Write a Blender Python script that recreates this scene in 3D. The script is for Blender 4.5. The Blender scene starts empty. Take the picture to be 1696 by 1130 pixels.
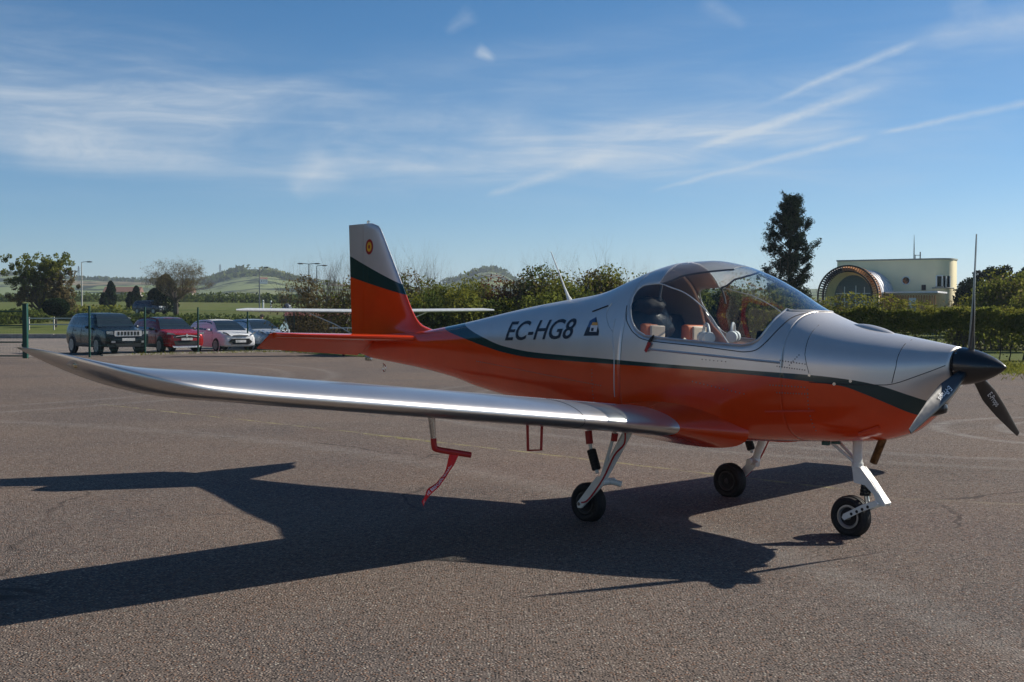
import bpy, bmesh, math, random
import numpy as np
from mathutils import Vector, Matrix, Quaternion


# ------------------------------------------------------------------ camera, sky, sun, exposure
scene = bpy.context.scene
rad = math.radians
EYE = 1.559
cam_d = bpy.data.cameras.new("camera"); cam = bpy.data.objects.new("camera", cam_d)
scene.collection.objects.link(cam); scene.camera = cam
cam_d.sensor_fit = 'HORIZONTAL'; cam_d.sensor_width = 36.0; cam_d.lens = 36.0*2052.4/1696.0
cam_d.clip_start = 0.1; cam_d.clip_end = 12000
PITCH = math.atan((565-517.5)/2052.4)
cam.location = (0, 0, EYE); cam.rotation_euler = (math.pi/2-PITCH, 0, 0)

TO_SUN = Vector((1.428, 0.642, 1.0)).normalized()
SUN_EL = math.asin(TO_SUN.z); SUN_ROT = math.atan2(TO_SUN.x, TO_SUN.y)
sun_d = bpy.data.lights.new("sun", 'SUN'); sun = bpy.data.objects.new("sun", sun_d)
scene.collection.objects.link(sun)
sun_d.energy = 5.0; sun_d.angle = rad(0.55); sun_d.color = (1.0, 0.93, 0.82)
sun.rotation_euler = TO_SUN.to_track_quat('Z', 'Y').to_euler()

world = bpy.data.worlds.new("World"); scene.world = world; world.use_nodes = True
wt = world.node_tree; wt.nodes.clear()
def wn(t, **kw):
    n = wt.nodes.new(t)
    for k, v in kw.items(): setattr(n, k, v)
    return n
def wl(a, b): wt.links.new(a, b)
def wmath(op, a, b=None, c=None, clamp=False):
    n = wn('ShaderNodeMath', operation=op); n.use_clamp = clamp
    for i, v in enumerate((a, b, c)):
        if v is None: continue
        if isinstance(v, (int, float)): n.inputs[i].default_value = v
        else: wl(v, n.inputs[i])
    return n.outputs[0]
w_out = wn('ShaderNodeOutputWorld'); w_bg = wn('ShaderNodeBackground')
sky = wn('ShaderNodeTexSky', sky_type='NISHITA'); sky.sun_disc = False
sky.sun_elevation = SUN_EL; sky.sun_rotation = SUN_ROT; sky.altitude = 120
sky.air_density = 0.7; sky.dust_density = 0.2; sky.ozone_density = 3.0
w_bg.inputs['Strength'].default_value = 0.077
tc = wn('ShaderNodeTexCoord'); sx = wn('ShaderNodeSeparateXYZ'); wl(tc.outputs['Generated'], sx.inputs[0])
DX, DY, DZ = sx.outputs
def wnoise(scale3, rot, detail, rough, dist=0.0, off=(0, 0, 0)):
    m = wn('ShaderNodeMapping'); m.inputs['Scale'].default_value = scale3; m.inputs['Rotation'].default_value = rot
    m.inputs['Location'].default_value = off
    wl(tc.outputs['Generated'], m.inputs['Vector'])
    n = wn('ShaderNodeTexNoise'); n.inputs['Scale'].default_value = 1.0; n.inputs['Detail'].default_value = detail
    n.inputs['Roughness'].default_value = rough; n.inputs['Distortion'].default_value = dist
    wl(m.outputs[0], n.inputs['Vector']); return n.outputs[0]
def wramp(v, a, b):
    n = wn('ShaderNodeMapRange'); n.interpolation_type = 'SMOOTHSTEP'
    wl(v, n.inputs[0]); n.inputs[1].default_value = a; n.inputs[2].default_value = b
    return n.outputs[0]
# cirrus: veils drawn out along the horizon, broken up by finer fibres
c1 = wramp(wnoise((3.2, 3.2, 17.0), (0.10, -0.12, 0.3), 6, 0.55, 0.7, (0.4, 0.2, 3.1)), 0.36, 0.76)
c2 = wramp(wnoise((9.0, 9.0, 60.0), (0.16, -0.20, 0.0), 7, 0.62, 1.2, (1.4, 5.2, 0.6)), 0.30, 0.80)
c3 = wramp(wnoise((1.5, 1.5, 6.0), (0, 0, 0), 3, 0.5, 0.2, (7.2, 1.2, 0.6)), 0.30, 0.66)
band = wmath('MULTIPLY', wramp(DZ, 0.07, 0.14), wmath('SUBTRACT', 1.06, wramp(DZ, 0.165, 0.25)))
cir = wmath('MULTIPLY', wmath('MULTIPLY', wmath('ADD', wmath('MULTIPLY', c1, 0.85), 0.10), wmath('ADD', wmath('MULTIPLY', c2, 0.6), 0.42)), wmath('MULTIPLY', c3, band))
cir = wmath('MULTIPLY', cir, 1.55)
# contrails and wisps, each a streak fixed in the sky (tangent of bearing, tangent of elevation)
ysafe = wmath('MAXIMUM', DY, 0.05)
GU = wmath('DIVIDE', DX, ysafe); GV = wmath('DIVIDE', DZ, ysafe)
front = wramp(DY, 0.1, 0.3)
fib = wnoise((60, 60, 90), (0, 0, 0.4), 5, 0.7, 0.6)
fib2 = wnoise((22, 22, 30), (0, 0, 0.2), 3, 0.6, 0.3, (3, 1, 2))
def streak(x0, y0, x1, y1, w0, w1, amp, fade0=0.15, fade1=0.15):
    f = 2052.4
    u0, v0, u1, v1 = (x0-848)/f, (517.5-y0)/f, (x1-848)/f, (517.5-y1)/f
    du, dv = u1-u0, v1-v0; L = math.hypot(du, dv); du /= L; dv /= L
    s = wmath('DIVIDE', wmath('ADD', wmath('MULTIPLY', wmath('SUBTRACT', GU, u0), du), wmath('MULTIPLY', wmath('SUBTRACT', GV, v0), dv)), L)
    d = wmath('ADD', wmath('MULTIPLY', wmath('SUBTRACT', GU, u0), -dv), wmath('MULTIPLY', wmath('SUBTRACT', GV, v0), du))
    d = wmath('ADD', d, wmath('MULTIPLY', wmath('SUBTRACT', fib2, 0.5), 0.006))
    wd = wmath('ADD', 1.25*w0/f, wmath('MULTIPLY', s, 1.25*(w1-w0)/f))
    g = wmath('SUBTRACT', 1.0, wmath('DIVIDE', wmath('ABSOLUTE', d), wmath('MAXIMUM', wd, 0.0004)), clamp=True)
    m = wmath('MULTIPLY', wramp(s, 0.0, fade0), wmath('SUBTRACT', 1.0, wramp(s, 1.0-fade1, 1.0)))
    m = wmath('MULTIPLY', m, wmath('ADD', wmath('MULTIPLY', fib, 1.1), wmath('MULTIPLY', fib2, 0.35)))
    return wmath('MULTIPLY', wmath('MULTIPLY', g, m), amp)
tot = None
for a in ((800, 328, 1030, 250, 5, 16, .42, .1, .3), (1125, 256, 1490, 134, 5, 14, .62, .2, .25), (1230, 188, 1530, 64, 5, 9, .5, .4, .15),
          (1500, 70, 1720, 30, 16, 40, .33, .3, .1), (1060, 322, 1450, 222, 4, 7, .5, .2, .1), (1440, 226, 1760, 160, 4, 9, .5, .15, .1),
          (1250, 245, 1420, 215, 10, 24, .25, .3, .3), (480, 325, 560, 250, 22, 50, .42, .2, .3), (540, 262, 790, 285, 26, 10, .32, .2, .5),
          (0, 238, 430, 276, 46, 22, .42, .2, .35), (-160, 200, 300, 265, 40, 30, .30, .2, .4), (786, 82, 824, 104, 14, 6, .7, .3, .5), (735, 60, 790, 20, 8, 18, .22, .3, .3),
          (560, 195, 930, 205, 14, 40, .26, .3, .3), (790, 205, 930, 240, 30, 34, .22, .3, .3), (1560, 20, 1640, 0, 18, 24, .22, .3, .3), (1150, 0, 1240, 50, 20, 10, .2, .3, .3)):
    k = streak(*a); tot = k if tot is None else wmath('ADD', tot, k)
cov = wmath('ADD', cir, wmath('MULTIPLY', tot, front), clamp=True)
cov = wmath('MINIMUM', cov, 0.85)
mixc = wn('ShaderNodeMix', data_type='RGBA'); wl(cov, mixc.inputs[0]); hs = wn('ShaderNodeHueSaturation'); hs.inputs['Saturation'].default_value = 1.28; hs.inputs['Hue'].default_value = 0.496; wl(sky.outputs[0], hs.inputs['Color']); wl(hs.outputs[0], mixc.inputs[6])
mixc.inputs[7].default_value = (6.0, 6.7, 7.4, 1)
wl(mixc.outputs[2], w_bg.inputs['Color']); wl(w_bg.outputs[0], w_out.inputs[0])

vs = scene.view_settings
vs.view_transform = 'Standard'; vs.look = 'None'; vs.exposure = 0.38; vs.gamma = 1.0; vs.use_curve_mapping = False
scene.render.engine = 'CYCLES'
scene.cycles.use_denoising = True
scene.cycles.max_bounces = 8; scene.cycles.transparent_max_bounces = 16
scene.cycles.volume_bounces = 0

# ------------------------------------------------------------------ helpers
rng = random.Random(11); nrng = np.random.default_rng(7)
COL = scene.collection
def tag(o, label=None, category=None, group=None, kind=None):
    for k, v in (('label', label), ('category', category), ('group', group), ('kind', kind)):
        if v: o[k] = v
    return o
def empty(name, loc, rz=0.0, label=None, category=None, group=None):
    o = bpy.data.objects.new(name, None); COL.objects.link(o); o.location = loc; o.rotation_euler = (0, 0, rz)
    o.empty_display_size = 0.2
    return tag(o, label, category, group)
def copy_tree(o, parent=None):
    c = o.copy(); COL.objects.link(c); c.parent = parent
    for ch in list(o.children): copy_tree(ch, c)
    return c

class MB:
    def __init__(s): s.v = []; s.f = []; s.mi = []; s.cur = 0
    def add(s, vs_, fs):
        b = len(s.v); s.v += [tuple(p) for p in vs_]
        for f in fs: s.f.append(tuple(b+i for i in f)); s.mi.append(s.cur)
        return s
    def box(s, c, d, rz=0.0, M=None):
        x, y, z = d[0]/2, d[1]/2, d[2]/2
        P = [Vector((a*x, b*y, e*z)) for e in (-1, 1) for b in (-1, 1) for a in (-1, 1)]
        R = M if M is not None else Matrix.Rotation(rz, 3, 'Z')
        P = [R @ p + Vector(c) for p in P]
        return s.add(P, [(0, 2, 3, 1), (4, 5, 7, 6), (0, 1, 5, 4), (2, 6, 7, 3), (0, 4, 6, 2), (1, 3, 7, 5)])
    def tube(s, pts, r, n=8, cap=True):
        pts = [Vector(p) for p in pts]; rs = r if isinstance(r, (list, tuple)) else [r]*len(pts)
        rings = []; up = None
        for i, p in enumerate(pts):
            d = (pts[min(i+1, len(pts)-1)]-pts[max(i-1, 0)]).normalized()
            if up is None: up = Vector((0, 0, 1)) if abs(d.z) < .9 else Vector((1, 0, 0))
            a = d.cross(up).normalized(); b = a.cross(d).normalized(); up = b
            rings.append([p+(a*math.cos(2*math.pi*k/n)+b*math.sin(2*math.pi*k/n))*rs[i] for k in range(n)])
        return s.loft(rings, True, cap)
    def loft(s, rings, closed=True, cap=False):
        n = len(rings[0]); V = [p for R in rings for p in R]; F = []
        for i in range(len(rings)-1):
            for k in range(n if closed else n-1):
                k2 = (k+1) % n
                F.append((i*n+k, i*n+k2, (i+1)*n+k2, (i+1)*n+k))
        if cap:
            F.append(tuple(reversed(range(n)))); F.append(tuple((len(rings)-1)*n+k for k in range(n)))
        return s.add(V, F)
    def lathe(s, prof, n=24, M=None, o=(0, 0, 0)):
        # profile (axial, radius) about local X, placed by M
        M = M or Matrix.Identity(3); o = Vector(o)
        rings = [[M @ Vector((a, r*math.cos(2*math.pi*k/n), r*math.sin(2*math.pi*k/n))) + o for k in range(n)] for a, r in prof]
        return s.loft(rings, True, True)
    def prism(s, poly, ext):
        # poly: list of 3D points, ext: Vector
        P = [Vector(p) for p in poly]; e = Vector(ext); n = len(P)
        F = [tuple(range(n)), tuple(reversed(range(n, 2*n)))]+[(i, n+i, n+(i+1) % n, (i+1) % n) for i in range(n)]
        return s.add(P+[p+e for p in P], F)
    def mesh(s, name, mats, smooth=True, angle=35):
        me = bpy.data.meshes.new(name); me.from_pydata(s.v, [], s.f)
        mats = mats if isinstance(mats, (list, tuple)) else [mats]
        for m in mats: me.materials.append(m)
        if len(mats) > 1: me.polygons.foreach_set('material_index', s.mi)
        bm = bmesh.new(); bm.from_mesh(me); bmesh.ops.recalc_face_normals(bm, faces=bm.faces); bm.to_mesh(me); bm.free()
        if smooth:
            me.polygons.foreach_set('use_smooth', [True]*len(me.polygons))
            me.set_sharp_from_angle(angle=rad(angle))
        me.update(); return me
    def build_each(s, name, mats, parent=None, **kw):
        # every connected piece becomes an object of its own
        par = list(range(len(s.v)))
        def find(i):
            while par[i] != i: par[i] = par[par[i]]; i = par[i]
            return i
        for f in s.f:
            for i in f[1:]: par[find(i)] = find(f[0])
        groups = {}
        for f in s.f: groups.setdefault(find(f[0]), []).append(f)
        out = []
        for fs in groups.values():
            ids = sorted({i for f in fs for i in f}); ix = {i: k for k, i in enumerate(ids)}; q = MB()
            q.add([s.v[i] for i in ids], [tuple(ix[i] for i in f) for f in fs]); out.append(q.build(name, mats, parent, **kw))
        return out
    def build(s, name, mats, parent=None, smooth=True, angle=35, bevel=0.0, **t):
        me = s.mesh(name, mats, smooth, angle)
        o = bpy.data.objects.new(name, me); COL.objects.link(o); o.parent = parent
        if bevel:
            b = o.modifiers.new('bevel', 'BEVEL'); b.width = bevel; b.segments = 2; b.limit_method = 'ANGLE'; b.angle_limit = rad(40)
        return tag(o, **t)

# ---- materials
def new_mat(name):
    m = bpy.data.materials.new(name); m.use_nodes = True
    return m, m.node_tree, m.node_tree.nodes['Principled BSDF']
class NT:
    def __init__(s, nt): s.nt = nt
    def n(s, t, **kw):
        x = s.nt.nodes.new(t)
        for k, v in kw.items(): setattr(x, k, v)
        return x
    def l(s, a, b): s.nt.links.new(a, b)
    def val(s, inp, v):
        if isinstance(v, (int, float)): inp.default_value = v
        elif isinstance(v, (tuple, list)): inp.default_value = v
        else: s.l(v, inp)
    def math(s, op, a, b=0.0, c=None, clamp=False):
        x = s.n('ShaderNodeMath', operation=op); x.use_clamp = clamp
        s.val(x.inputs[0], a); s.val(x.inputs[1], b)
        if c is not None: s.val(x.inputs[2], c)
        return x.outputs[0]
    def noise(s, vec, scale, detail=4, rough=.55, dist=0.0, out=0):
        x = s.n('ShaderNodeTexNoise'); s.l(vec, x.inputs['Vector']); x.inputs['Scale'].default_value = scale
        x.inputs['Detail'].default_value = detail; x.inputs['Roughness'].default_value = rough; x.inputs['Distortion'].default_value = dist
        return x.outputs[out]
    def ramp(s, v, a, b, c=0.0, d=1.0, smooth=True):
        x = s.n('ShaderNodeMapRange'); x.interpolation_type = 'SMOOTHSTEP' if smooth else 'LINEAR'
        s.val(x.inputs[0], v); x.inputs[1].default_value = a; x.inputs[2].default_value = b; x.inputs[3].default_value = c; x.inputs[4].default_value = d
        return x.outputs[0]
    def mix(s, f, a, b, mode='MIX'):
        x = s.n('ShaderNodeMix', data_type='RGBA', blend_type=mode)
        s.val(x.inputs[0], f)
        for i, v in ((6, a), (7, b)):
            if isinstance(v, (tuple, list)): x.inputs[i].default_value = tuple(v)+((1,) if len(v) == 3 else ())
            else: s.l(v, x.inputs[i])
        return x.outputs[2]
    def bump(s, h, strength, dist=.01):
        x = s.n('ShaderNodeBump'); x.inputs['Strength'].default_value = strength; x.inputs['Distance'].default_value = dist
        s.l(h, x.inputs['Height']); return x.outputs[0]
def mat(name, col, rough=.5, metal=0.0, coat=0.0, var=.12, vscale=8.0, bump=0.0, bscale=60.0, spec=.5, coat_rough=.06):
    m, nt, b = new_mat(name); k = NT(nt)
    tcn = k.n('ShaderNodeTexCoord'); o = tcn.outputs['Object']
    v = k.noise(o, vscale, 5, .6)
    c = k.mix(k.ramp(v, .25, .75), tuple(x*(1-var) for x in col), tuple(min(1, x*(1+var)) for x in col))
    k.l(c, b.inputs['Base Color'])
    k.l(k.ramp(k.noise(o, vscale*2.7, 4), .2, .8, max(.02, rough*(1-.18)), min(1, rough*(1+.18))), b.inputs['Roughness'])
    b.inputs['Metallic'].default_value = metal; b.inputs['Coat Weight'].default_value = coat; b.inputs['Coat Roughness'].default_value = coat_rough
    b.inputs['Specular IOR Level'].default_value = spec
    if bump: k.l(k.bump(k.noise(o, bscale, 4), bump), b.inputs['Normal'])
    return m
# ------------------------------------------------------------------ shape tables
def lerp_tab(T,x):
    # monotone-ish cubic (Catmull-Rom, finite difference) through table
    n=len(T)
    if x<=T[0][0]: return T[0][1]
    if x>=T[-1][0]: return T[-1][1]
    for i in range(n-1):
        if T[i][0]<=x<=T[i+1][0]: break
    x0,y0=T[i]; x1,y1=T[i+1]; h=x1-x0
    def sl(k):
        if k==0: return (T[1][1]-T[0][1])/(T[1][0]-T[0][0])
        if k==n-1: return (T[-1][1]-T[-2][1])/(T[-1][0]-T[-2][0])
        a=(T[k][1]-T[k-1][1])/(T[k][0]-T[k-1][0]); b=(T[k+1][1]-T[k][1])/(T[k+1][0]-T[k][0])
        if a*b<=0: return 0.0
        return 2*a*b/(a+b)
    m0,m1=sl(i)*h,sl(i+1)*h; t=(x-x0)/h
    return (2*t**3-3*t*t+1)*y0+(t**3-2*t*t+t)*m0+(-2*t**3+3*t*t)*y1+(t**3-t*t)*m1
TOP=[(-4.05,1.34),(-3.6,1.355),(-2.94,1.385),(-2.457,1.444),(-2.122,1.496),(-1.723,1.562),(-1.344,1.619),(-.983,1.664),(-.639,1.706),(-.441,1.750),(-.2,1.838),(0,1.905),(.241,1.948),(.472,1.952),(.696,1.918),(.913,1.845),(1.123,1.74),(1.326,1.617),(1.474,1.545),(1.618,1.492),(1.851,1.438),(2.075,1.400),(2.333,1.356),(2.45,1.335)]
BOT=[(-4.05,1.15),(-3.8,1.10),(-3.4,1.06),(-3.0,1.02),(-2.457,.945),(-2.1,.87),(-1.5,.78),(-1.0,.70),(-.5,.635),(0,.595),(.5,.595),(1,.62),(1.5,.655),(1.8,.675),(1.95,.695),(2.1,.745),(2.22,.83),(2.33,.94),(2.45,1.085)]
HW=[(-4.05,.035),(-3.6,.10),(-3.0,.165),(-2.0,.28),(-1.3,.38),(-.6,.485),(0,.55),(.5,.57),(1.0,.555),(1.5,.50),(1.9,.415),(2.2,.30),(2.35,.21),(2.45,.14)]
ZM=[(-4.05,1.25),(-3.0,1.24),(-2,1.22),(-1,1.19),(0,1.14),(1,1.14),(1.6,1.15),(2.1,1.17),(2.45,1.21)]
NU=[(-4.05,2.0),(-3,2.3),(-1,2.5),(-.3,2.3),(0,2.15),(1.2,2.15),(1.55,2.4),(2.0,2.35),(2.45,2.0)]
NL=[(-4.05,2.0),(-2,2.4),(-.5,3.0),(1.5,3.0),(2.1,2.5),(2.45,2.0)]
def sec(x): return tuple(lerp_tab(T,x) for T in (TOP,BOT,HW,ZM,NU,NL))
def hw_at(x,z,s=None):
    zt,zb,hw,zm,nu,nl=s or sec(x)
    if z>=zm: q=(z-zm)/(zt-zm); n=nu
    else: q=(zm-z)/(zm-zb); n=nl
    if q>=1: return 0.0
    return hw*(1-q**n)**(1/n)
# ------------------------------------------------------------------ ground
def ridge_row(px):
    T = [(-900, 470), (-300, 462), (0, 458), (140, 467), (240, 470), (325, 472), (350, 468), (375, 459), (400, 452), (425, 449), (450, 452), (475, 460), (500, 466), (560, 473),
         (700, 478), (760, 468), (790, 457), (805, 453), (835, 458), (850, 470), (900, 481), (1340, 481), (1700, 480), (2600, 476)]
    return lerp_tab(T, px)
def smooth(a, b, x):
    t = min(1, max(0, (x-a)/(b-a))); return t*t*(3-2*t)
def ground_z(X, Y):
    if Y < 16: z = 0.0
    elif Y < 60: z = -.006*(Y-16)
    else: z = -.264
    if Y > 87: z += 0.12*smooth(87, 88, Y)+.0205*(min(Y, 300)-88) if Y > 88 else 0.12*smooth(87, 88, Y)
    if Y > 300: z = ground_z(X, 300)+(Y-300)*.0082
    if Y > 700:
        row = ridge_row(848+2052.4*X/Y)
        zr = EYE+(517.5-row)/2052.4*1600
        z0 = z
        t = smooth(700, 1600, Y)
        z = z0*(1-t)+zr*t
        if Y > 1600: z = zr-(Y-1600)*.004
    return z
def ground_mesh():
    ys = [-400, -120, -40, -10]+list(np.arange(0, 16, 4))+list(np.arange(16, 60, 4))+[60, 70, 80, 87, 88, 92]+list(np.arange(100, 320, 20))+list(np.arange(340, 700, 40))+list(np.arange(700, 1650, 35))+[1700, 1900, 2300, 3000, 4500, 7000]
    us = list(np.linspace(-2.2, -.6, 14))+list(np.linspace(-.56, .56, 150))+list(np.linspace(.6, 2.2, 14))
    V, F = [], []
    for y in ys:
        D = max(y, 60.0)
        for u in us: V.append((u*D, y, ground_z(u*D, y)+(rng.uniform(-.4, .4) if y > 900 else 0)))
    n = len(us)
    for i in range(len(ys)-1):
        for k in range(n-1): F.append((i*n+k, i*n+k+1, (i+1)*n+k+1, (i+1)*n+k))
    return V, F

def m_grass():
    m, nt, b = new_mat('grass_field'); k = NT(nt)
    g = k.n('ShaderNodeNewGeometry').outputs['Position']
    s = k.n('ShaderNodeSeparateXYZ'); k.l(g, s.inputs[0])
    a = k.noise(g, .35, 5, .6); c = k.noise(g, 6.0, 5, .7); d = k.noise(g, .05, 4, .6)
    col = k.mix(k.ramp(a, .3, .7), (.055, .085, .018), (.12, .135, .035))
    col = k.mix(k.math('MULTIPLY', k.ramp(c, .35, .7), .6), col, (.14, .16, .045))
    col = k.mix(k.math('MULTIPLY', k.ramp(d, .5, .62), .5), col, (.15, .125, .055))
    # far farmland: a patchwork of fields with dark hedgerows
    mp = k.n('ShaderNodeMapping'); k.l(g, mp.inputs[0]); mp.inputs['Scale'].default_value = (.0125, .0060, 0); mp.inputs['Rotation'].default_value = (0, 0, .35)
    wob = k.n('ShaderNodeTexNoise'); wob.inputs['Scale'].default_value = .006; k.l(g, wob.inputs['Vector'])
    vm = k.n('ShaderNodeVectorMath', operation='MULTIPLY_ADD'); k.l(wob.outputs['Color'], vm.inputs[0]); vm.inputs[1].default_value = (.9, .9, 0); k.l(mp.outputs[0], vm.inputs[2])
    vo = k.n('ShaderNodeTexVoronoi'); k.l(vm.outputs[0], vo.inputs['Vector']); vo.inputs['Scale'].default_value = 1.0
    ve = k.n('ShaderNodeTexVoronoi', feature='DISTANCE_TO_EDGE'); k.l(vm.outputs[0], ve.inputs['Vector']); ve.inputs['Scale'].default_value = 1.0
    sc = k.n('ShaderNodeSeparateColor'); k.l(vo.outputs['Color'], sc.inputs[0])
    fc = k.mix(sc.outputs[0], (.13, .18, .065), (.21, .24, .105))
    fc = k.mix(k.ramp(sc.outputs[1], .62, .68), fc, (.20, .16, .09))
    fc = k.mix(k.ramp(k.noise(g, .03, 4, .6), .52, .6), fc, (.03, .042, .018))
    fc = k.mix(k.ramp(ve.outputs['Distance'], .035, .06, 1.0, 0.0), fc, (.022, .034, .016))
    col = k.mix(k.ramp(s.outputs[1], 420, 520), col, fc)
    k.l(col, b.inputs['Base Color']); b.inputs['Roughness'].default_value = .95; b.inputs['Specular IOR Level'].default_value = .1
    k.l(k.bump(k.noise(g, 18, 4, .7), .6, .05), b.inputs['Normal'])
    return m
def m_asphalt(name, base, fine=True):
    m, nt, b = new_mat(name); k = NT(nt)
    g = k.n('ShaderNodeNewGeometry').outputs['Position']
    sp = k.n('ShaderNodeSeparateXYZ'); k.l(g, sp.inputs[0])
    big = k.noise(g, .22, 5, .6, .4); mid = k.noise(g, 1.3, 4, .6)
    dk = (base[0]*.70, base[1]*.76, base[2]*.86); lt = (base[0]*1.24, base[1]*1.18, base[2]*1.10)
    col = k.mix(k.ramp(big, .32, .68), dk, lt)
    col = k.mix(k.math('MULTIPLY', k.ramp(k.noise(g, .6, 5, .65, .5), .52, .72), .5), col, (base[0]*1.22, base[1]*1.0, base[2]*.84))
    col = k.mix(k.math('MULTIPLY', k.ramp(k.noise(g, .9, 6, .7, 1.0), .60, .75), .55), col, tuple(x*.62 for x in base))
    col = k.mix(k.math('MULTIPLY', k.ramp(mid, .45, .7), .35), col, tuple(x*1.25 for x in base))
    # aggregate: pale and dark stones set in the binder
    vo = k.n('ShaderNodeTexVoronoi'); k.l(g, vo.inputs['Vector']); vo.inputs['Scale'].default_value = 68
    vs_ = k.n('ShaderNodeSeparateColor'); k.l(vo.outputs['Color'], vs_.inputs[0])
    stone = k.ramp(vo.outputs['Distance'], .40, .62, 1.0, 0.0)
    sc = k.mix(k.ramp(vs_.outputs[0], .1, .95), tuple(x*.22 for x in base), tuple(min(.6, x*2.3) for x in base))
    sc = k.mix(k.ramp(vs_.outputs[1], .95, .985), sc, (.50, .46, .38))
    sc = k.mix(k.ramp(vs_.outputs[2], .80, .95), sc, (base[0]*1.5, base[1]*1.05, base[2]*.8))
    col = k.mix(k.math('MULTIPLY', stone, .92), col, sc)
    vo2 = k.n('ShaderNodeTexVoronoi'); k.l(g, vo2.inputs['Vector']); vo2.inputs['Scale'].default_value = 21
    v2 = k.n('ShaderNodeSeparateColor'); k.l(vo2.outputs['Color'], v2.inputs[0])
    col = k.mix(k.math('MULTIPLY', k.math('MULTIPLY', k.ramp(v2.outputs[0], .90, .94), k.ramp(vo2.outputs['Distance'], .16, .26, 1.0, 0.0)), .55), col, (.40, .37, .31))
    # paving seams with moss and pale grit, worn into ragged lines
    def seam(p, q, w, c, amp):
        nonlocal col
        dx, dy = q[0]-p[0], q[1]-p[1]; L = math.hypot(dx, dy); dx /= L; dy /= L
        s_ = k.math('ADD', k.math('MULTIPLY', k.math('SUBTRACT', sp.outputs[0], p[0]), dx), k.math('MULTIPLY', k.math('SUBTRACT', sp.outputs[1], p[1]), dy))
        d_ = k.math('ADD', k.math('MULTIPLY', k.math('SUBTRACT', sp.outputs[0], p[0]), -dy), k.math('MULTIPLY', k.math('SUBTRACT', sp.outputs[1], p[1]), dx))
        d_ = k.math('ADD', d_, k.math('MULTIPLY', k.math('SUBTRACT', k.noise(g, 2.2, 5, .7), .5), .16))
        e = k.math('SUBTRACT', 1.0, k.math('DIVIDE', k.math('ABSOLUTE', d_), w), clamp=True)
        e = k.math('MULTIPLY', e, k.math('MULTIPLY', k.ramp(s_, 0, .5), k.ramp(s_, L-.5, L, 1, 0)))
        e = k.math('MULTIPLY', e, k.ramp(k.noise(g, 3.1, 5, .75), .36, .62))
        col = k.mix(k.math('MULTIPLY', e, amp, clamp=True), col, c)
    def ring(cx, cy, r, w, amp, lo, hi):
        nonlocal col
        x_ = k.math('SUBTRACT', sp.outputs[0], cx); y_ = k.math('SUBTRACT', sp.outputs[1], cy)
        rr = k.math('SQRT', k.math('ADD', k.math('MULTIPLY', x_, x_), k.math('MULTIPLY', y_, y_)))
        rr = k.math('ADD', rr, k.math('MULTIPLY', k.math('SUBTRACT', k.noise(g, 1.2, 3), .5), .12))
        e = k.math('SUBTRACT', 1.0, k.math('DIVIDE', k.math('ABSOLUTE', k.math('SUBTRACT', rr, r)), w), clamp=True)
        e = k.math('MULTIPLY', e, k.ramp(k.noise(g, 5.0, 4, .7), .25, .7))
        an = k.math('ARCTAN2', y_, x_)
        e = k.math('MULTIPLY', e, k.ramp(an, lo, hi, 1, 0))
        col = k.mix(k.math('MULTIPLY', e, amp), col, (.32, .30, .27))
    if fine:
        wv = k.n('ShaderNodeVectorMath', operation='MULTIPLY_ADD'); nz_ = k.n('ShaderNodeTexNoise'); k.l(g, nz_.inputs['Vector']); nz_.inputs['Scale'].default_value = .9; nz_.inputs['Detail'].default_value = 6
        k.l(nz_.outputs['Color'], wv.inputs[0]); wv.inputs[1].default_value = (1.1, 1.1, 0); k.l(g, wv.inputs[2])
        ce = k.n('ShaderNodeTexVoronoi', feature='DISTANCE_TO_EDGE'); k.l(wv.outputs[0], ce.inputs['Vector']); ce.inputs['Scale'].default_value = .22
        ck = k.math('MULTIPLY', k.ramp(ce.outputs['Distance'], .0015, .0045, 1, 0), k.ramp(k.noise(g, .35, 4, .6), .50, .60))
        col = k.mix(k.math('MULTIPLY', ck, .75), col, tuple(x*.30 for x in base))
        oil = k.ramp(k.noise(g, 1.7, 3, .5, .3), .70, .78)
        col = k.mix(k.math('MULTIPLY', oil, .45), col, tuple(x*.42 for x in base))
        seam((-7.2, 21.4), (3.0, 10.7), .055, (.34, .30, .13), 1.1)
        seam((-1.9, 15.75), (-.7, 14.5), .06, (.28, .27, .05), 1.0)
        seam((3.0, 10.35), (9.0, 8.1), .07, (.30, .25, .16), .7)
        ring(8.1, 16.0, 2.45, .16, .85, 9, 10); ring(8.2, 16.0, 1.75, .14, .75, 9, 10)
        ring(9.5, 22.5, 10.4, .22, .5, 9, 10); ring(9.2, 22.6, 11.2, .2, .42, 9, 10); ring(-14, 2.5, 16.6, .3, .35, 9, 10); ring(-22, 30, 17.5, .25, .4, 9, 10); ring(-21.6, 30, 15.9, .25, .35, 9, 10)
    k.l(col, b.inputs['Base Color'])
    b.inputs['Roughness'].default_value = .88; b.inputs['Specular IOR Level'].default_value = .22
    h = k.math('ADD', k.math('MULTIPLY', k.ramp(vo.outputs['Distance'], .1, .6, 1, 0), 1.0), k.math('MULTIPLY', k.noise(g, 190, 3, .7), .7))
    k.l(k.bump(h, 1.0, .010), b.inputs['Normal'])
    return m
M_GRASS = m_grass()
M_ASPH = m_asphalt('apron_asphalt', (.146, .116, .096))
M_LOT = m_asphalt('parking_asphalt', (.20, .172, .148), False)
M_CONC = mat('kerb_concrete', (.30, .27, .235), .9, var=.25, vscale=3, bump=.3)
V, F = ground_mesh()
g = MB(); g.add(V, F); ground = g.build('ground', M_GRASS, angle=60, kind='structure')
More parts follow.
